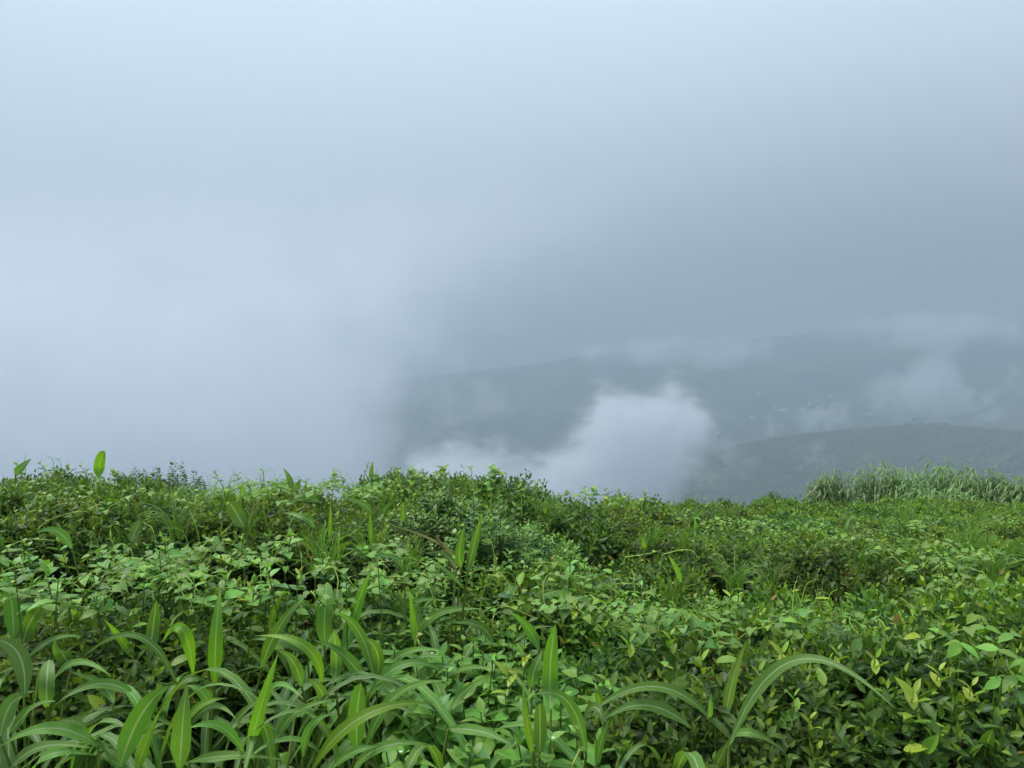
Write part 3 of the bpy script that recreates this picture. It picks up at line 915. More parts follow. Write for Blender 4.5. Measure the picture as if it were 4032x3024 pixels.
petv = []
for k in range(5):
    a = k * 1.2566
    petv.append((np.array([(0, 0, 0), (0.5 * math.cos(a - .45), 0.5 * math.sin(a - .45), 0.2), (math.cos(a), math.sin(a), 0.25), (0.5 * math.cos(a + .45), 0.5 * math.sin(a + .45), 0.2)]), np.array([(0, 1, 2, 3)]), (1, 1, 1)))
pv, pf, _ = join(petv)
FLOWER = make_mesh('flower', pv, pf, M_PETAL)

hr = np.random.default_rng(77)
herbs = []
for k in range(46):                                            # the soft patch at the foot of the picture
    u = hr.uniform(1560, 2330); v = hr.uniform(2640, 3080)
    herbs.append((u, v, 0.60, hr.uniform(0.07, 0.11), 8, 'p'))
for k in range(34):
    u = hr.uniform(1500, 2150); v = hr.uniform(2440, 2680)
    herbs.append((u, v, 0.62, hr.uniform(0.045, 0.07), 9, 'q'))
for k in range(46):
    u = hr.uniform(0, 1600); v = hr.uniform(2060, 2330)
    herbs.append((u, v, 0.87, hr.uniform(0.05, 0.08), 4, 'l'))
for k in range(30):
    u = hr.uniform(2250, 4000); v = hr.uniform(2230, 2560)
    herbs.append((u, v, 0.0, hr.uniform(0.05, 0.075), 4, 'r'))
pts = []
for (u, v, z, L, n, g) in herbs:
    d = (1.65 - (z or 0.6)) * FPX / (v - 1400)
    p = at(u, v, d)
    if g == 'r':
        for _ in range(4):
            zz = float(canopy(p[0], p[1])) + 0.05; d = (1.65 - zz) * FPX / (v - 1400); p = at(u, v, d)
        z = zz
    if g == 'r' and (p[1] < 2.6 or (0.8 < p[0] < 1.9 and 3.2 < p[1] < 4.8)):
        continue
    if g == 'l' and 3.15 < p[1] < 4.15:
        continue
    pts.append((g, p[0] / p[1], p, z, L, n))
for g, where in (('p', 'in the soft patch at the bottom edge'), ('q', 'below the small-leaved shrub'), ('l', 'over the near tea hedge'), ('r', 'topping the sloping tea bushes')):
    grp = sorted([q for q in pts if q[0] == g], key=lambda q: q[1])
    for k, (_, _, p, z, L, n) in enumerate(grp):
        size = 'large-leaved' if L > 0.068 else 'small-leaved'
        t, top = herb(p, z + hr.uniform(-0.04, 0.06), L, n, f'{size} pale herb {where}, {ordinal(k + 1)} from the left', 'soft herbs among the tea', r=hr)
        if g == 'p' and k % 5 == 2:
            link('flower', FLOWER, t, top + [0.01, -0.01, 0.012], np.eye(3) * 0.006)
# the tall nettle-leaved herb right of the shrub
p = at(2218, 2400, 2.95)
herb(p, 0.84, 0.095, 6, 'tall herb with big toothed-looking leaves right of the small-leaved shrub', 'soft herbs among the tea', r=hr)

# ------------------------------------------------------------------ climbing vines
V1 = np.array([0.14, 0.25, 0.06]); V2 = np.array([0.1, 0.2, 0.05]); V3 = np.array([0.2, 0.33, 0.055])
VL = [make_mesh('leaf', v, [t, q], M_VINE, np.tile(c, (len(v), 1)), a)
      for (v, t, q, a), c in [(leaf_template([-0.14, 0.02, 0.2, 0.42, 0.65, 0.85, 1], [0.26, 0.4, 0.44, 0.36, 0.21, 0.08, 0], f, b, notch=0.03, ripple=0.025), c)
                              for f, b, c in ((0.2, 0.25, V1), (0.1, 0.4, V2), (0.3, 0.15, V1), (0.15, 0.3, V3), (0.05, 0.2, V1 * 1.1))]]


def vine(p0, direction, length, label, r, Lf=0.06, lift=0.05, tendrils=1):
    n = int(length / 0.029) + 3
    x, y, a = p0[0], p0[1], direction
    path = []
    for k in range(n):
        a += r.normal(0, 0.16)
        if 3.25 < y + math.sin(a) * 0.09 - 0.05 * x < (4.7 if x > 0.85 else 4.05) and x < 1.9:      # the path between two hedges stays open
            a = -a
        if y < 2.45 and math.sin(a) < 0:
            a = -a
        x += math.cos(a) * 0.029; y += math.sin(a) * 0.029
        path.append((x, y, float(canopy(x, y)) + lift + 0.035 * math.sin(k * 0.5) + r.normal(0, 0.006)))
    path = np.array(path)
    o0 = path[0].copy()
    t = thing('climbing_vine', label, 'vine', o0, group='vines creeping over the tea')
    V, F = tube(path - o0, np.linspace(0.0028, 0.0015, n), 4)
    link('stem', make_mesh('stem', V, F, M_STEM, np.tile(V3 * 0.9, (len(V), 1))), t)
    for k in range(1, n, 1):
        s = 1 if k % 2 else -1
        tg = unit(path[min(k + 1, n - 1)] - path[k - 1])
        sd_ = np.array([-tg[1], tg[0], 0]) * s
        d = sd_ + tg * r.uniform(-0.1, 0.7) + [0, 0, r.normal(-0.1, 0.3)]
        m = frames(d[None], np.array([[r.normal(0, 0.3), -0.25 + r.normal(0, 0.3), 1.0]]))[0] * Lf * r.uniform(0.65, 1.25) * (0.55 + 0.45 * math.sin(math.pi * min(1, 0.25 + k / n * 0.75)))
        link('leaf', VL[r.integers(0, 5)], t, path[k] - o0 + sd_ * 0.02 + [0, 0, 0.012], m)
    for q in range(tendrils):
        k = n - 1 - 5 * q
        c = path[k] - o0
        hgt = r.uniform(0.08, 0.2); az = r.uniform(0, 6.28)
        tt = np.linspace(0, 1, 14)
        curl = np.clip(tt - 0.55, 0, 1) * 7
        tp = c + np.stack([hgt * 0.5 * tt ** 2 * math.cos(az) + 0.022 * np.sin(curl) * math.cos(az), hgt * 0.5 * tt ** 2 * math.sin(az) + 0.022 * np.sin(curl) * math.sin(az), hgt * tt - 0.03 * (1 - np.cos(curl))], -1)
        V, F = tube(tp, np.linspace(0.0022, 0.0009, 14), 4)
        link('tendril', make_mesh('tendril', V, F, M_STEM, np.tile(V3 * 1.2, (len(V), 1))), t)


vr = np.random.default_rng(91)
vs_list = []
for k in range(26):
    vs_list.append((vr.uniform(-50, 1500), vr.uniform(2060, 2330), 'near'))
for k in range(22):
    vs_list.append((vr.uniform(-50, 1700), vr.uniform(1905, 1985), 'back'))
for k in range(36):
    vs_list.append((vr.uniform(2050, 4050), vr.uniform(2180, 2620), 'slope'))
for k in range(18):
    vs_list.append((vr.uniform(2100, 4000), vr.uniform(2010, 2160), 'far'))
vl = []
for u, v, g in vs_list:
    z = 0.85
    for _ in range(5):
        d = (1.65 - z) * FPX / (v - 1400); p = at(u, v, d); z = float(canopy(p[0], p[1])) + 0.04
    if p[1] > (2.5 if p[0] < 0.6 else 2.25) and p[1] < float(edge_y(p[0])) + 0.3 and not (3.25 < p[1] - 0.05 * p[0] < (4.7 if p[0] > 0.85 else 4.0) and p[0] < 1.9):
        vl.append((g, p[0] / p[1], p))
for g, where in (('near', 'over the near tea hedge'), ('back', 'along the skyline hedge'), ('slope', 'across the sloping tea bushes'), ('far', 'far down the tea slope')):
    grp = sorted([q for q in vl if q[0] == g], key=lambda q: q[1])
    for k, (_, _, p) in enumerate(grp):
        vine(p, vr.uniform(0, 6.28), vr.uniform(0.5, 1.1), f'heart-leaved vine creeping {where}, {ordinal(k + 1)} vine from the left', vr, vr.uniform(0.03, 0.047), 0.025, 2 if g != 'far' else 1)

# ------------------------------------------------------------------ small-leaved shrubs in the middle, dark shrubs on the skyline
SM_T = [leaf_template([0, 0.45, 1], [0, 0.3, 0], f, b) for f, b in ((0.3, 0.2), (0.15, 0.0), (0.4, 0.4))]


def small_shrub(loc, Rb, H, n, per, L, label, name, seed, cols, mat, spikes=0, step=0.016, droop=0.0, group=None, open_=0.0):
    r = np.random.default_rng(seed)
    t = thing(name, label, 'shrub', loc, group=group)
    P, D, U, LN, C = [], [], [], [], []
    stems = []
    for k in range(n):
        th = r.uniform(0, 6.28); rr = Rb * math.sqrt(r.random())
        e = np.array([rr * math.cos(th), rr * math.sin(th), H * (1 - 0.35 * (rr / Rb) ** 2) * r.uniform(0.55 if k % 2 else 0.9, 1.04)])
        if k < spikes:
            e = np.array([e[0] * 0.45, e[1] * 0.45, H * r.uniform(1.02, 1.13)])
        b0 = np.array([e[0] * 0.25, e[1] * 0.25, 0])
        tt = np.linspace(0, 1, 7)[:, None]
        c = np.array([e[0] * 0.7, e[1] * 0.7, e[2] * 0.5])
        path = (1 - tt) ** 2 * b0 + 2 * tt * (1 - tt) * c + tt ** 2 * e
        v, f = tube(path, np.linspace(0.005, 0.0012, 7), 4)
        stems.append((v, f, (0, 0, 0)))
        ax = unit(path[-1] - path[-2])
        ln = np.linalg.norm(path[-1] - path[0])
        for q in range(per):
            s = q * step / ln
            if s > 0.95:
                break
            i = (1 - s) * 6; a = int(min(5, i)); pt = path[a] + (path[a + 1] - path[a]) * (i - a)
            az = q * 1.62 + th
            for w in (0, math.pi):
                o = np.array([math.cos(az + w), math.sin(az + w), 0])
                P.append(pt + o * 0.003); D.append(o + ax * (0.9 if q < 2 else 0.35) + [0, 0, -droop] + r.normal(0, 0.2, 3)); U.append(ax + r.normal(0, 0.25, 3))
                LN.append(L * (0.55 if q == 0 else 1) * r.uniform(0.75, 1.2))
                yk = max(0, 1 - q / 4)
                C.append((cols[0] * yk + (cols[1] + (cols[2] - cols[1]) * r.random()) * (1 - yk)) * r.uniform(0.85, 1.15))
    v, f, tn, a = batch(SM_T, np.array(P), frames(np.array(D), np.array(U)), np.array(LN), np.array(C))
    link('foliage', make_mesh('foliage', v, f, mat, tn, a), t)
    v, f, _ = join(stems)
    link('stem', make_mesh('stem', v, f, M_WOOD), t)
    return t


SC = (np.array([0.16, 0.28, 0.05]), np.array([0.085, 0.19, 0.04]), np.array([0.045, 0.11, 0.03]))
SC2 = (np.array([0.1, 0.18, 0.04]), np.array([0.045, 0.1, 0.03]), np.array([0.03, 0.075, 0.025]))


def on_ground(u, d):
    x = (u - CU) / FPX * d
    return np.array([x, d, float(ground_z(x, d))])


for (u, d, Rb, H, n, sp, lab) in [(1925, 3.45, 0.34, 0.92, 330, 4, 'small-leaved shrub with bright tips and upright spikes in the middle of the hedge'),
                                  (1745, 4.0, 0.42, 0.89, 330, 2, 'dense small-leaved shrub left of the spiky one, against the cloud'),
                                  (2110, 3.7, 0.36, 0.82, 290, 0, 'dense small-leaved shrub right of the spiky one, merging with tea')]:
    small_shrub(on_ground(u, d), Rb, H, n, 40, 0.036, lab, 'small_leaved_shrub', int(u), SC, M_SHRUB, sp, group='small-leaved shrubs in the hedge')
# dark shrubs down the slope
DC = (np.array([0.07, 0.14, 0.05]), np.array([0.05, 0.11, 0.04]), np.array([0.035, 0.08, 0.03]))


def shrub_to(u, vtop, d, Rb, n, lab, seed, L, per=16, step=0.03):
    top = at(u, vtop, d)
    g = float(ground_z(top[0], top[1]))
    small_shrub(np.array([top[0], top[1], g - 0.1]), Rb, top[2] - g + 0.05, n, per, L, lab, 'dark_shrub', seed, DC, M_SHRUB, 0, step, group='dark shrubs on the skyline')


shrub_to(555, 1822, 8.4, 0.55, 260, 'dark open shrub rising behind the skyline hedge, left half', 61, 0.05)
shrub_to(685, 1815, 8.8, 0.6, 280, 'dark open shrub rising behind the skyline hedge, right half', 62, 0.05)
shrub_to(3060, 1925, 15.0, 0.5, 130, 'dark feathery shrub at the lip of the slope by the first grass clump', 63, 0.07)
shrub_to(2985, 1965, 13.0, 0.25, 40, 'tiny dark bush beside the dark feathery shrub on the slope', 64, 0.06)

# ------------------------------------------------------------------ tall grass clumps down the slope
def tall_clump(seed, Rb, H, n=1300):
    """A dome of arching blades."""
    r = np.random.default_rng(seed)
    parts, acr = [], []
    for k in range(n):
        th = r.uniform(0, 6.28); el = math.asin(r.random() ** 0.9)
        o = np.array([math.cos(th), math.sin(th), 0])
        rim = r.uniform(0.5, 1.0) * (0.88 + 0.16 * math.sin(th * 3 + seed) + 0.1 * math.sin(el * 7 + th * 2))
        p0 = o * math.cos(el) * rim * max(0.2, Rb - 0.15) + np.array([0, 0, math.sin(el) * rim * (H - 0.08)])
        az = th + r.normal(0, 1.1)
        o = np.array([math.cos(az), math.sin(az), 0])
        ln = r.uniform(0.32, 0.62)
        m_ = p0 + o * ln * 0.34 + np.array([0, 0, ln * r.uniform(0.08, 0.26)]); tp = p0 + o * ln * r.uniform(0.6, 0.85) + np.array([0, 0, -ln * r.uniform(0.1, 0.6)])
        V, F, A = blade_mesh(p0, m_, tp, r.uniform(0.035, 0.06), np.array([0, 0, 1.0]) + o * 0.3, None, 6, 0.25, 0, 0.2)
        V = V.reshape(6, 5, 3)[:, [0, 2, 4]].reshape(-1, 3); A = A.reshape(6, 5)[:, [0, 2, 4]].ravel()
        i = np.arange(5)[:, None] * 3; j = np.arange(2)[None]
        F = np.stack([i + j, i + j + 1, i + 3 + j + 1, i + 3 + j], -1).reshape(-1, 4)
        c = np.array([0.15, 0.25, 0.1]) * r.uniform(0.6, 1.3)
        parts.append((V, F, c)); acr.append(A)
    v, f, c = join(parts)
    return make_mesh('foliage', v, f, M_TALL, c, np.concatenate(acr))


for k, (u, vb, vt, d, w, lab) in enumerate([
    (3256, 1985, 1878, 26, 0.72, 'tall drooping grass clump standing apart nearest the dark feathery shrub'),
    (3455, 2005, 1846, 25, 1.1, 'tall drooping grass clump with a dark hollow on its valley side, beside the lone one'),
    (3565, 2015, 1866, 24.5, 0.95, 'tall drooping grass clump between the hollow one and the highest one'),
    (3690, 1998, 1838, 26, 1.1, 'highest of the drooping grass clumps, in the middle of the bank'),
    (3835, 2005, 1852, 25, 1.1, 'tall drooping grass clump just right of the highest one'),
    (3930, 2010, 1895, 24.5, 0.8, 'shorter drooping grass clump sloping down from the bank'),
    (4035, 2025, 1905, 23.5, 0.85, 'tall drooping grass clump cut by the right edge of the picture'),
    (3640, 2030, 1940, 23.2, 0.8, 'low drooping grass clump in front of the highest one'),
    (3780, 2030, 1945, 23, 0.65, 'low drooping grass tuft at the front foot of the bank')]):
    for dd in np.arange(8, d, 0.1):
        q = at(u, vb, dd)
        if q[2] < float(canopy(q[0], q[1])) - 0.25:
            d = float(dd); break
    w = w * d / 25.0
    b = at(u, vb, d); tp = at(u, vt, d)
    h = tp[2] - b[2]
    t = thing('tall_grass_clump', lab, 'grass clump', (b[0], b[1], b[2] - 0.1), k * 1.3, 'tall grass clumps down the slope')
    link('foliage', tall_clump(800 + k, w * 1.15, (h + 0.12) * 1.18), t)

# ------------------------------------------------------------------ shoots and tendrils against the sky
def sky_shoot(u, v0, v1, d, label, kind, r):
    b, tp = at(u, v0, d), at(u + r.uniform(-12, 12), v1, d)
    t = thing('sky_shoot', label, 'shoot', b, group='shoots against the cloud')
    hgt = np.linalg.norm(tp - b)
    tt = np.linspace(0, 1, 16)
    side = r.choice([-1, 1])
    x = (tp[0] - b[0]) * tt + side * 0.02 * np.sin(tt * 3.0)
    z = (tp[2] - b[2]) * tt
    if kind == 'curl':
        k = np.clip(tt - 0.6, 0, 1) / 0.4
        x = x + side * 0.06 * k ** 1.5; z = z - 0.03 * k ** 3
    path = np.stack([x, 0.02 * np.sin(tt * 4), z], -1)
    path[0, 2] -= 0.12
    V, F = tube(path, np.linspace(0.0032, 0.0012, 16), 4)
    link('stem', make_mesh('stem', V, F, M_STEM, np.tile(V3, (len(V), 1))), t)
    nl = {'curl': 3, 'leaf': 9, 'tea': 7}[kind]
    lib = {'curl': VL, 'leaf': VL, 'tea': TEA_BIG}[kind]
    for k in range(nl):
        f = r.uniform(0.1, 0.75) if kind == 'curl' else 1 - k / nl * 0.8
        q = path[int(f * 15)]
        az = k * 2.4 + r.uniform(0, 1)
        dd = np.array([math.cos(az), math.sin(az), 0.9 - 0.12 * k])
        s = (0.025 if kind == 'curl' else 0.035 + 0.005 * k) * r.uniform(0.8, 1.2)
        m = frames(dd[None], np.array([[0, -0.3, 1.0]]))[0] * s
        link('leaf', lib[r.integers(0, 5)], t, q, m)


sr = np.random.default_rng(55)
shoots = [(85, 1880, 1770, 5.2, 'curl'), (215, 1850, 1778, 5.2, 'curl'), (250, 1860, 1785, 5.2, 'curl'), (330, 1880, 1830, 5.3, 'tea'), (840, 1900, 1855, 5.5, 'tea'), (950, 1910, 1868, 5.5, 'tea'),
          (1038, 1930, 1845, 5.0, 'curl'), (1305, 1920, 1855, 5.2, 'leaf'), (1358, 1930, 1875, 5.2, 'tea'), (1430, 1850, 1805, 4.5, 'curl'), (1580, 1880, 1820, 4.2, 'curl'), (1612, 1890, 1848, 4.2, 'leaf'),
          (1745, 1890, 1838, 4.1, 'leaf'), (1868, 1900, 1815, 3.6, 'curl'), (1932, 1880, 1842, 3.5, 'leaf'), (1965, 1910, 1886, 3.5, 'leaf'), (2118, 1935, 1896, 5.4, 'tea'), (2296, 1950, 1922, 5.4, 'tea'),
          (2322, 1960, 1920, 5.4, 'leaf'), (2440, 1960, 1932, 5.6, 'tea'), (2525, 1965, 1934, 5.8, 'tea'), (2780, 1995, 1965, 7.5, 'tea'), (2055, 1930, 1905, 4.6, 'tea'), (2390, 1960, 1928, 5.6, 'tea'),
          (60, 1860, 1825, 5.2, 'tea'), (160, 1860, 1820, 5.2, 'tea'), (450, 1885, 1850, 5.4, 'leaf'), (1130, 1920, 1885, 5.3, 'tea'), (1210, 1925, 1895, 5.4, 'tea')]
shoots.sort()
cnt = {}
for (u, a, b, d, kd) in shoots:
    cnt[kd] = cnt.get(kd, 0) + 1
    nm = {'curl': 'thin curling vine tip', 'leaf': 'leafy vine tip', 'tea': 'young tea shoot'}[kd]
    sky_shoot(u, a + 25, b, d, f'{nm} standing up against the cloud, {ordinal(cnt[kd])} such from the left', kd, sr)

# bright sprigs and three-leaved vine leaves that stand out of the near tea
LANCE = [make_mesh('leaf', v, [t, q], M_HERB, np.tile(c, (len(v), 1)), a)
         for (v, t, q, a), c in [(leaf_template([0, 0.12, 0.3, 0.52, 0.75, 0.9, 1], [0, 0.1, 0.17, 0.18, 0.12, 0.05, 0], f, b), c)
                                 for f, b, c in ((0.4, 0.15, YOUNG * 0.9), (0.3, 0.3, YOUNG), (0.5, 0.05, YOUNG * [0.7, 0.9, 1]), (0.35, 0.2, FRESH))]]
BROAD = [make_mesh('leaf', v, [t, q], M_HERB, np.tile(c, (len(v), 1)), a)
         for (v, t, q, a), c in [(leaf_template([0, 0.08, 0.25, 0.45, 0.68, 0.87, 1], [0, 0.12, 0.22, 0.25, 0.18, 0.07, 0], f, b, ripple=0.01), c)
                                 for f, b, c in ((0.15, 0.3, H2 * [0.95, 1.0, 0.8]), (0.1, 0.45, H2 * 0.85), (0.25, 0.2, H2 * [1.0, 0.95, 0.7]))]]


def near_tea(u, v, extra):
    z = 0.7
    for _ in range(6):
        d = (1.65 - z) * FPX / (v - 1400.0); p = at(u, v, d); z = float(canopy(p[0], p[1])) + extra
    return p


sp = [(3600, 2730, 0.085, 6), (3450, 2590, 0.06, 4), (3130, 2740, 0.05, 4), (3085, 2570, 0.07, 4), (2765, 2600, 0.055, 3), (2480, 2530, 0.06, 4), (2255, 2390, 0.055, 4), (1060, 2270, 0.06, 4), (985, 2300, 0.05, 5),
      (800, 2260, 0.06, 3), (1180, 2250, 0.055, 4), (3190, 2830, 0.05, 4), (3830, 2700, 0.055, 4), (3700, 2640, 0.055, 5), (2990, 2640, 0.055, 4), (2640, 2500, 0.05, 4), (2380, 2470, 0.05, 3), (3300, 2560, 0.05, 4),
      (3520, 2480, 0.05, 4), (3200, 2420, 0.05, 4), (2060, 2560, 0.06, 5), (2000, 2640, 0.06, 5), (450, 2230, 0.06, 3), (250, 2200, 0.055, 3), (3620, 2330, 0.045, 4), (3450, 2310, 0.045, 4), (3760, 2360, 0.045, 4), (3550, 2290, 0.04, 4)]
sp.sort()
qr = np.random.default_rng(66)
for k, (u, v, L, n) in enumerate(sp):
    p = near_tea(u, v, 0.02)
    if p[1] < 2.1:
        p = at(u, v, 2.04)
    t = thing('bright_sprig', f'bright yellow-green sprig standing out of the tea leaves, {ordinal(k + 1)} from the left', 'sprig', p - [0, 0, 0.115], group='bright sprigs in the tea')
    V, F = tube([(0, 0.09, 0.0), (0.006, 0.03, 0.05), (0.0, 0.004, 0.12)], [0.0025, 0.002, 0.0012], 5)
    link('stem', make_mesh('stem', V, F, M_STEM, np.tile(FRESH, (len(V), 1))), t)
    for q in range(n):
        az = q * 2.4 + qr.uniform(0, 0.6)
        d = np.array([math.cos(az), math.sin(az), 1.5 - 0.28 * q])
        m = frames(d[None], np.array([[0, -0.2, 1.0]]) + qr.normal(0, 0.15, (1, 3)))[0] * L * qr.uniform(0.8, 1.15) * min(1, 0.6 + 0.2 * q)
        link('leaf', LANCE[qr.integers(0, 4)], t, (0, 0, 0.115 - 0.016 * q), m)
tv = [(3690, 2490), (3780, 2530), (3880, 2470), (3930, 2560), (3985, 2500), (4000, 2660), (3940, 2680), (4040, 2600), (3840, 2420), (3550, 2420)]
tv.sort()
for k, (u, v) in enumerate(tv):
    p = near_tea(u, v, 0.05)
    if p[1] < 2.1:
        p = at(u, v, 2.04)
    t = thing('three_leaved_vine', f'light green three-leaved vine tip over the sloping tea, {ordinal(k + 1)} from the left', 'vine', p - [0, 0, 0.1], group='three-leaved vine tips')
    V, F = tube([(0.02, 0.05, -0.1), (0.01, 0.02, 0.0), (0.0, 0.0, 0.1)], [0.0022, 0.002, 0.0016], 5)
    link('stem', make_mesh('stem', V, F, M_STEM, np.tile(H2, (len(V), 1))), t)
    a0 = qr.uniform(0, 6.28)
    for q in range(3):
        az = a0 + (q - 1) * 1.5
        d = np.array([math.cos(az), math.sin(az), qr.uniform(-0.6, 0.1)])
        m = frames(d[None], np.array([[0, -0.5, 1.0]]) + qr.normal(0, 0.15, (1, 3)))[0] * qr.uniform(0.048, 0.066)
        link('leaf', BROAD[qr.integers(0, 3)], t, (0, 0, 0.1), m)
# tufts of fine grass
def tuft_mesh(seed):
    r = np.random.default_rng(seed)
    parts, ac = [], []
    for k in range(34):
        az = r.uniform(0, 6.28); o = np.array([math.cos(az), math.sin(az), 0]); ln = r.uniform(0.16, 0.36); lean = r.uniform(0.15, 1.0)
        b0 = o * r.uniform(0, 0.05)
        V, F, A = blade_mesh(b0, b0 + o * ln * 0.3 * lean + [0, 0, ln * 0.55], b0 + o * ln * (0.25 + 0.6 * lean) + [0, 0, ln * (1 - 0.65 * lean)], r.uniform(0.004, 0.009), np.array([0, -0.5, 0.8]), None, 7, 0.3)
        parts.append((V, F, [G1, G2, G3 * 0.9, np.array([0.3, 0.3, 0.1])][min(3, int(r.random() * 3.3))])); ac.append(A)
    v, f, c = join(parts)
    return make_mesh('foliage', v, f, M_GRASS, c, np.concatenate(ac))


TU = [tuft_mesh(950 + k) for k in range(4)]
tr_ = np.random.default_rng(71)
tl = [(u, v) for u, v in [(2130, 1985), (2190, 1985), (2160, 1990), (2690, 2010), (2740, 2010), (2460, 1985), (2820, 2025), (2870, 2020)]]
tl += [(tr_.uniform(1100, 1750), tr_.uniform(2080, 2260)) for k in range(7)] + [(tr_.uniform(2000, 4000), tr_.uniform(2040, 2400)) for k in range(13)] + [(tr_.uniform(0, 1600), tr_.uniform(1930, 2060)) for k in range(4)]
tp = sorted([near_tea(u, v, 0.0) for u, v in tl], key=lambda p: p[0] / p[1])
for k, p in enumerate(tp):
    t = thing('fine_grass_tuft', f'tuft of fine thin grass growing through the tea, {ordinal(k + 1)} from the left', 'grass tuft', p - [0, 0, 0.1], tr_.uniform(0, 6.28), 'fine grass tufts in the tea')
    link('foliage', TU[k % 4], t, (0, 0, 0), np.eye(3) * tr_.uniform(0.55, 0.95))
# long curling tendrils that the vines hold up
td = []
for (ox, oy, zz, rows) in [
    (0, 1700, 0.80, [[(1545, 725), (1495, 610), (1480, 510), (1540, 460), (1610, 452)], [(1755, 815), (1850, 720), (1912, 600), (1900, 510), (1835, 475)], [(875, 830), (872, 760), (915, 702), (950, 730), (940, 760)],
                     [(-10, 1010), (90, 890), (240, 845), (420, 862)], [(2088, 620), (2092, 430), (2086, 310), (2055, 290)], [(300, 770), (380, 700), (560, 640), (700, 630)], [(760, 470), (765, 390), (720, 330), (660, 325)]]),
    (2000, 2200, 0.66, [[(1345, 885), (1210, 835), (1140, 745), (1165, 660)], [(515, 1630), (578, 1490), (570, 1385), (485, 1275)], [(-20, 365), (150, 430), (285, 535)], [(880, 280), (800, 215), (640, 150), (540, 140)]]),
    (1000, 2200, 0.70, [[(1312, 675), (1278, 600), (1345, 490), (1490, 420)], [(1888, 490), (1915, 395), (1990, 368), (2215, 465)]]),
    (2000, 1700, 0.55, [[(930, 992), (1090, 972), (1215, 938)], [(1225, 972), (1390, 930), (1480, 948), (1498, 995)]]),
    (2932, 1700, 0.45, [[(1858, 1345), (1882, 1245), (1872, 1165), (1815, 1155)], [(345, 1560), (375, 1410), (368, 1310), (335, 1280)], [(640, 840), (655, 760), (640, 735)]]),
    (2932, 2200, 0.62, [[(383, 815), (405, 690), (385, 580)], [(600, 590), (780, 565), (980, 500)]])]:
    for row in rows:
        v0 = oy + row[0][1] * K
        z = zz
        d = (1.65 - zz) * FPX / (v0 - 1400)
        td.append([at(ox + c[0] * K, oy + c[1] * K, d + 0.03 * math.sin(q * 1.7)) for q, c in enumerate(row)])
td.sort(key=lambda p: p[0][0] / p[0][1])
for k, pts_ in enumerate(td):
    P = np.array(pts_); n = 18
    tt = np.linspace(0, len(P) - 1, n)
    Q = np.stack([np.interp(tt, np.arange(len(P)), P[:, c]) for c in range(3)], -1)
    for _ in range(3):
        Q[1:-1] = (Q[:-2] + 2 * Q[1:-1] + Q[2:]) / 4
    o0 = Q[0].copy()
    Q = np.concatenate([[Q[0] + [0, 0.05, -0.1]], Q])
    t = thing('curling_tendril', f'pale yellow-green curling vine tendril above the leaves, {ordinal(k + 1)} from the left', 'tendril', o0, group='curling tendrils')
    V, F = tube(Q - o0, np.linspace(0.0032, 0.0012, n + 1) * max(1.0, o0[1] / 3.2), 6)
    link('stem', make_mesh('stem', V, F, M_STEM, np.tile([0.26, 0.36, 0.08], (len(V), 1))), t)
    for q in (0.35, 0.8):
        m = frames(np.array([[qr.normal(), qr.normal(), 0.4]]), np.array([[0, -0.4, 1.0]]))[0] * qr.uniform(0.016, 0.028)
        link('leaf', VL[3], t, Q[int(q * n)] - o0, m)
# fern fronds
FERN = LANCE[3]
for k, (u, v, L, ang_) in enumerate([(3945, 2175, 0.28, 0.5), (3610, 2045, 0.3, -0.5), (3830, 2050, 0.3, 0.2), (3905, 2140, 0.24, -0.3)]):
    p = near_tea(u, v, 0.0)
    t = thing('fern_frond', ['light green fern frond leaning out of the tea near the side of the slope', 'pale fern frond low on the far tea slope before the grass bank', 'pale fern frond on the far slope below the shorter grass clump', 'small fern frond next to the leaning one'][k], 'fern', p - [0, 0, 0.12], group='ferns in the tea')
    tt = np.linspace(0, 1, 14)
    ax = np.stack([math.sin(ang_) * L * tt, -0.25 * L * tt ** 2, L * tt * (1 - 0.25 * tt)], -1)
    V, F = tube(ax, np.linspace(0.003, 0.001, 14), 4)
    link('stem', make_mesh('stem', V, F, M_STEM, np.tile(H2, (len(V), 1))), t)
    for q in range(3, 14):
        for sgn in (-1, 1):
            d = np.array([sgn * math.cos(ang_), -0.2, -sgn * math.sin(ang_) + 0.35])
            m = frames(d[None], np.array([[0, -1.0, 0.6]]))[0] * (0.07 * math.sin(math.pi * (0.12 + 0.88 * (14 - q) / 12)) + 0.012)
            m[:, 0] *= 0.55
            link('leaf', FERN, t, ax[q], m)
# the dead brown stalk in the grass beside the spiky shrub
dry = [at(1715, 2110, 3.15), at(1745, 2150, 3.15), at(1765, 2195, 3.15), at(1790, 2245, 3.15)]
t = thing('dry_stalk', 'withered brown grass stalk leaning beside the spiky shrub', 'stalk', dry[-1])
V, F, A = blade_mesh(dry[3], dry[1] + [0, 0, 0.0], at(1520, 2062, 3.1), 0.016, np.array([0, -0.8, 0.6]), None, 12, 0.4)
link('blade', make_mesh('blade', V - dry[3], F, M_GRASS, np.tile([0.3, 0.3, 0.12], (len(V), 1)), A), t)
V, F = tube(np.array(dry) - dry[3], [0.004, 0.007, 0.009, 0.006], 5)
link('stem', make_mesh('stem', V, F, surf_mat('dry_straw', (0.22, 0.11, 0.05), (0.32, 0.19, 0.09), 60)), t)

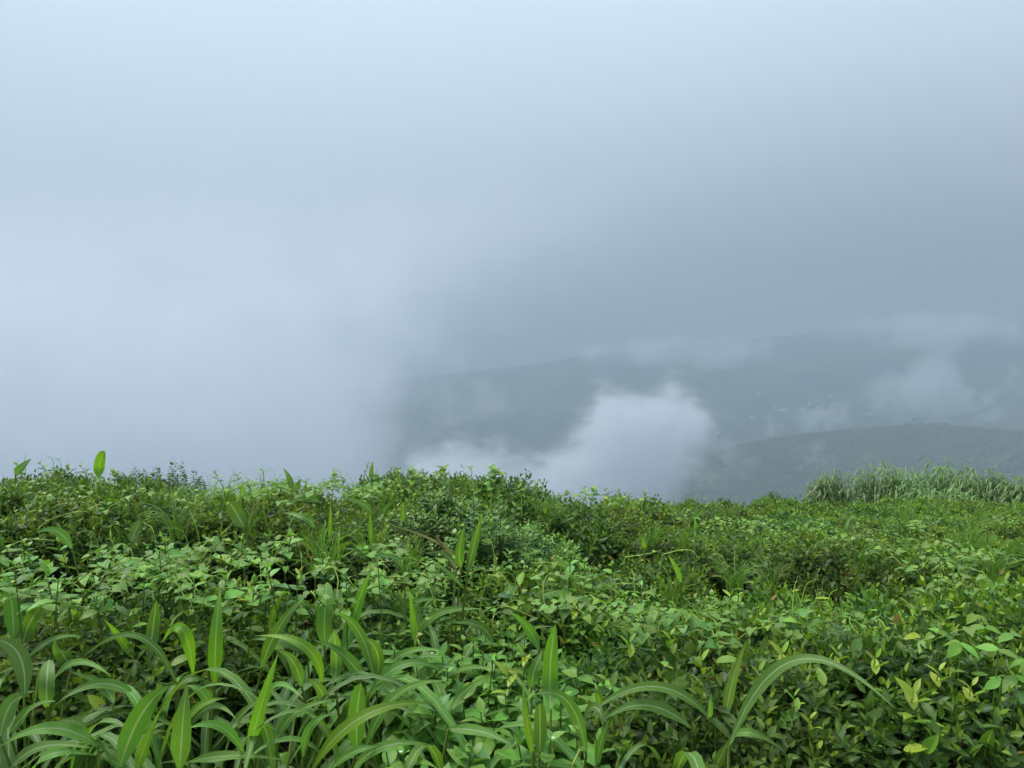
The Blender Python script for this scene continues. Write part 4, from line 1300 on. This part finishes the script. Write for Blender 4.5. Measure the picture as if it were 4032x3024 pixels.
# yellow-orange flower head and one orange berry among the leaves
p = at(2512, 2385, 3.1)
t = thing('seeding_flower', 'pale fluffy flower head with orange tips among the tea leaves', 'flower', (p[0], p[1], p[2] - 0.16))
V, F = tube([(0, 0, -0.1), (0.005, 0, 0.08), (0, 0, 0.16)], [0.002, 0.0018, 0.0015], 5)
link('stem', make_mesh('stem', V, F, M_STEM, np.tile(H3, (len(V), 1))), t)
for k in range(9):
    a = k * 2.4
    link('flower_head', FLOWER, t, (0.014 * math.cos(a), 0.012 * math.sin(a), 0.15 + 0.004 * (k % 5)), np.eye(3) * 0.009)
OFL = make_mesh('petal', pv, pf, M_ORANGE)
for k in range(4):
    link('petal', OFL, t, (0.016 * math.cos(k * 1.9), -0.008, 0.166 + 0.004 * (k % 2)), np.eye(3) * 0.007)

# ------------------------------------------------------------------ haze and mist
def box_mesh(name, lo, hi, mat):
    v = [(x, y, z) for z in (lo[2], hi[2]) for y in (lo[1], hi[1]) for x in (lo[0], hi[0])]
    f = np.array([(0, 2, 3, 1), (4, 5, 7, 6), (0, 1, 5, 4), (2, 6, 7, 3), (0, 4, 6, 2), (1, 3, 7, 5)])
    return make_mesh(name, v, f, mat, smooth=False)


def volume_mat(name, color, aniso=0.2, step=1.0):
    m, nt = new_mat(name)
    out = nt.nodes.new('ShaderNodeOutputMaterial')
    pv_ = nt.nodes.new('ShaderNodeVolumePrincipled')
    pv_.inputs['Color'].default_value = (*color, 1)
    pv_.inputs['Anisotropy'].default_value = aniso
    nt.links.new(pv_.outputs[0], out.inputs['Volume'])
    tc = nt.nodes.new('ShaderNodeTexCoord')
    m.cycles.volume_step_rate = step
    return m, nt, pv_, tc.outputs['Object']


HZ, ntz, pvz, _ = volume_mat('haze', (0.42, 0.5, 0.57), 0.1)
pvz.inputs['Density'].default_value = 0.0006
hz = link('haze', box_mesh('haze', (-7300, -7300, -420), (7300, 7300, 256), HZ))
hz['kind'] = 'stuff'; hz['label'] = 'pale blue haze filling the valley air'; hz['category'] = 'haze'


def fcurve(nt, val, pts, lo, hi):
    """Piecewise-smooth curve of a value through (x, y) points; returns y."""
    n = nt.nodes.new('ShaderNodeFloatCurve')
    c = n.mapping.curves[0]
    xs = [p[0] for p in pts]; ys = [p[1] for p in pts]
    x0, x1 = xs[0], xs[-1]
    while len(c.points) < len(pts):
        c.points.new(0.5, 0.5)
    for q, (a, b) in zip(c.points, pts):
        q.location = ((a - x0) / (x1 - x0), (b - lo) / (hi - lo))
    n.mapping.update()
    nt.links.new(((val - x0) / (x1 - x0)).s, n.inputs['Value'])
    return E(nt, n.outputs[0]) * (hi - lo) + lo


# the great bank on the left
BD = 760.0
m, nt, pv_, oc = volume_mat('mist_bank', (0.945, 0.972, 1.0), 0.5, 0.65)
x, y, z = xyz(nt, oc)
n1 = noise(nt, oc, 0.011, 5.0, 0.66)
rise = (z + 60).max(0.0)
left = (x * -1.0 - 100 + rise * 1.5) / (rise * 3.0 + 100.0)
head = (240.0 - z) / 330.0
field = left.min(1.4).min(head) + (n1 - 0.5) * z.smooth(-50, 120, 2.3, 0.5)
dens = field.smooth(0.0, 1.2) * 0.011
fade = (y - BD).abs().smooth(90, 170, 1, 0) * z.smooth(120, 244, 1, 0)
nt.links.new((dens * fade).s, pv_.inputs['Density'])
mb = link('mist_bank', box_mesh('mist_bank', (-900, BD - 172, -260), (640, BD + 172, 246), m))
mb['kind'] = 'stuff'; mb['label'] = 'great bright bank of cloud hiding the valley on the left'; mb['category'] = 'mist'


def px_x(u, d): return (u - CU) / FPX * d
def px_z(v, d): return 1.65 - (v - 1400) / FPX * d


# the billowing cloud that rises from the valley
CD = 1000.0
m, nt, pv_, oc = volume_mat('mist_billow', (0.95, 0.97, 1.0), 0.25, 0.34)
x, y, z = xyz(nt, oc)
n1 = noise(nt, oc, 0.011, 3.0, 0.6)
mp = nt.nodes.new('ShaderNodeMapping'); mp.inputs['Rotation'].default_value = (0, R(38), 0); mp.inputs['Scale'].default_value = (0.5, 1, 1.25)
nt.links.new(oc, mp.inputs[0])
n2 = noise(nt, mp.outputs[0], 0.042, 4.0, 0.7, 0.8)
top = fcurve(nt, x, [(px_x(u, CD), px_z(v, CD)) for u, v in [(1500, 1950), (1580, 1800), (1660, 1700), (1800, 1690), (1950, 1725), (2060, 1760), (2200, 1690), (2330, 1580), (2420, 1515), (2530, 1530), (2640, 1490), (2720, 1510), (2790, 1590), (2880, 1610), (2960, 1700)]], -260, 0)
bot = fcurve(nt, x, [(px_x(u, CD), px_z(v, CD)) for u, v in [(1500, 2300), (2560, 2300), (2640, 2060), (2700, 1930), (2760, 1850), (2800, 1760), (2860, 1680), (2960, 1640)]], -340, 0)
shape = ((top - z) / 30.0).min((z - bot) / 30.0).min(2.0)
field = shape + (n1 - 0.5) * 5.0 + (n2 - 0.5) * 6.5
dens = field.smooth(0.1, 2.2) * 0.03
fade = (y - CD).abs().smooth(20, 48, 1, 0)
nt.links.new((dens * fade).s, pv_.inputs['Density'])
o = link('mist_billow', box_mesh('mist_billow', (px_x(1480, CD), CD - 50, -345), (px_x(3000, CD), CD + 50, 0), m))
o['kind'] = 'stuff'; o['label'] = 'billowing white cloud rising out of the valley beside the hill'; o['category'] = 'mist'


def wisp(u0, u1, v0, v1, d, dens0, seed, label, lean=0.0):
    m, nt, pv_, oc = volume_mat('mist_wisp', (0.95, 0.98, 1.0), 0.5, 0.8)
    x, y, z = xyz(nt, oc)
    x0, x1, z0, z1 = px_x(u0, d), px_x(u1, d), px_z(v1, d), px_z(v0, d)
    cx, cz, hx, hz_ = (x0 + x1) / 2, (z0 + z1) / 2, (x1 - x0) / 2, (z1 - z0) / 2
    mp = nt.nodes.new('ShaderNodeMapping'); mp.inputs['Location'].default_value = (seed * 371.0, 0, 0)
    nt.links.new(oc, mp.inputs[0])
    n1 = noise(nt, mp.outputs[0], 3.6 / (hx + hz_), 4.0, 0.68)
    q = ((x - cx - (z - cz) * lean) / hx).pow(2) if False else (((x - cx) - (z - cz) * lean) / hx)
    r2 = q * q + ((z - cz) / hz_) * ((z - cz) / hz_) + ((y - d) / (hx * 0.3)) * ((y - d) / (hx * 0.3))
    f = (0.8 - r2) * 0.8 + (n1 - 0.5) * 4.2
    lim = r2.smooth(0.7, 1.0, 1, 0)
    nt.links.new((f.smooth(0.0, 1.0) * lim * (dens0 * 1.9)).s, pv_.inputs['Density'])
    ex = abs(lean) * hz_
    o = link('mist_wisp', box_mesh('mist_wisp', (x0 - ex, d - hx * 0.31, z0), (x1 + ex, d + hx * 0.31, z1), m))
    o['kind'] = 'stuff'; o['label'] = label; o['category'] = 'mist'


wisp(3360, 4060, 1360, 1740, 1990, 0.009, 1, 'broad wisp of mist drifting up behind the hill crest', 0.4)
wisp(3080, 3420, 1560, 1720, 1980, 0.011, 2, 'small wisp of mist low behind the crest near the houses', 0.3)
wisp(2960, 3120, 1610, 1740, 1950, 0.012, 3, 'small wisp of mist between the billowing cloud and the crest', 0.0)
wisp(3120, 3330, 1700, 1900, 900, 0.010, 4, 'faint wisp of mist drifting up the front of the hill', 0.3)
wisp(2150, 3250, 1310, 1470, 2700, 0.004, 5, 'long faint veil of mist lying along the far mountain crest', 0.0)
wisp(3050, 4300, 1215, 1400, 2700, 0.004, 6, 'high faint veil of mist over the far mountain', 0.0)
wisp(1540, 2160, 1460, 1740, 1250, 0.004, 7, 'ragged wisp of mist torn from the edge of the great bank', 0.5)
wisp(2640, 3020, 1690, 1960, 1150, 0.006, 8, 'thin mist spilling over the foot of the hill beside the billowing cloud', 0.4)
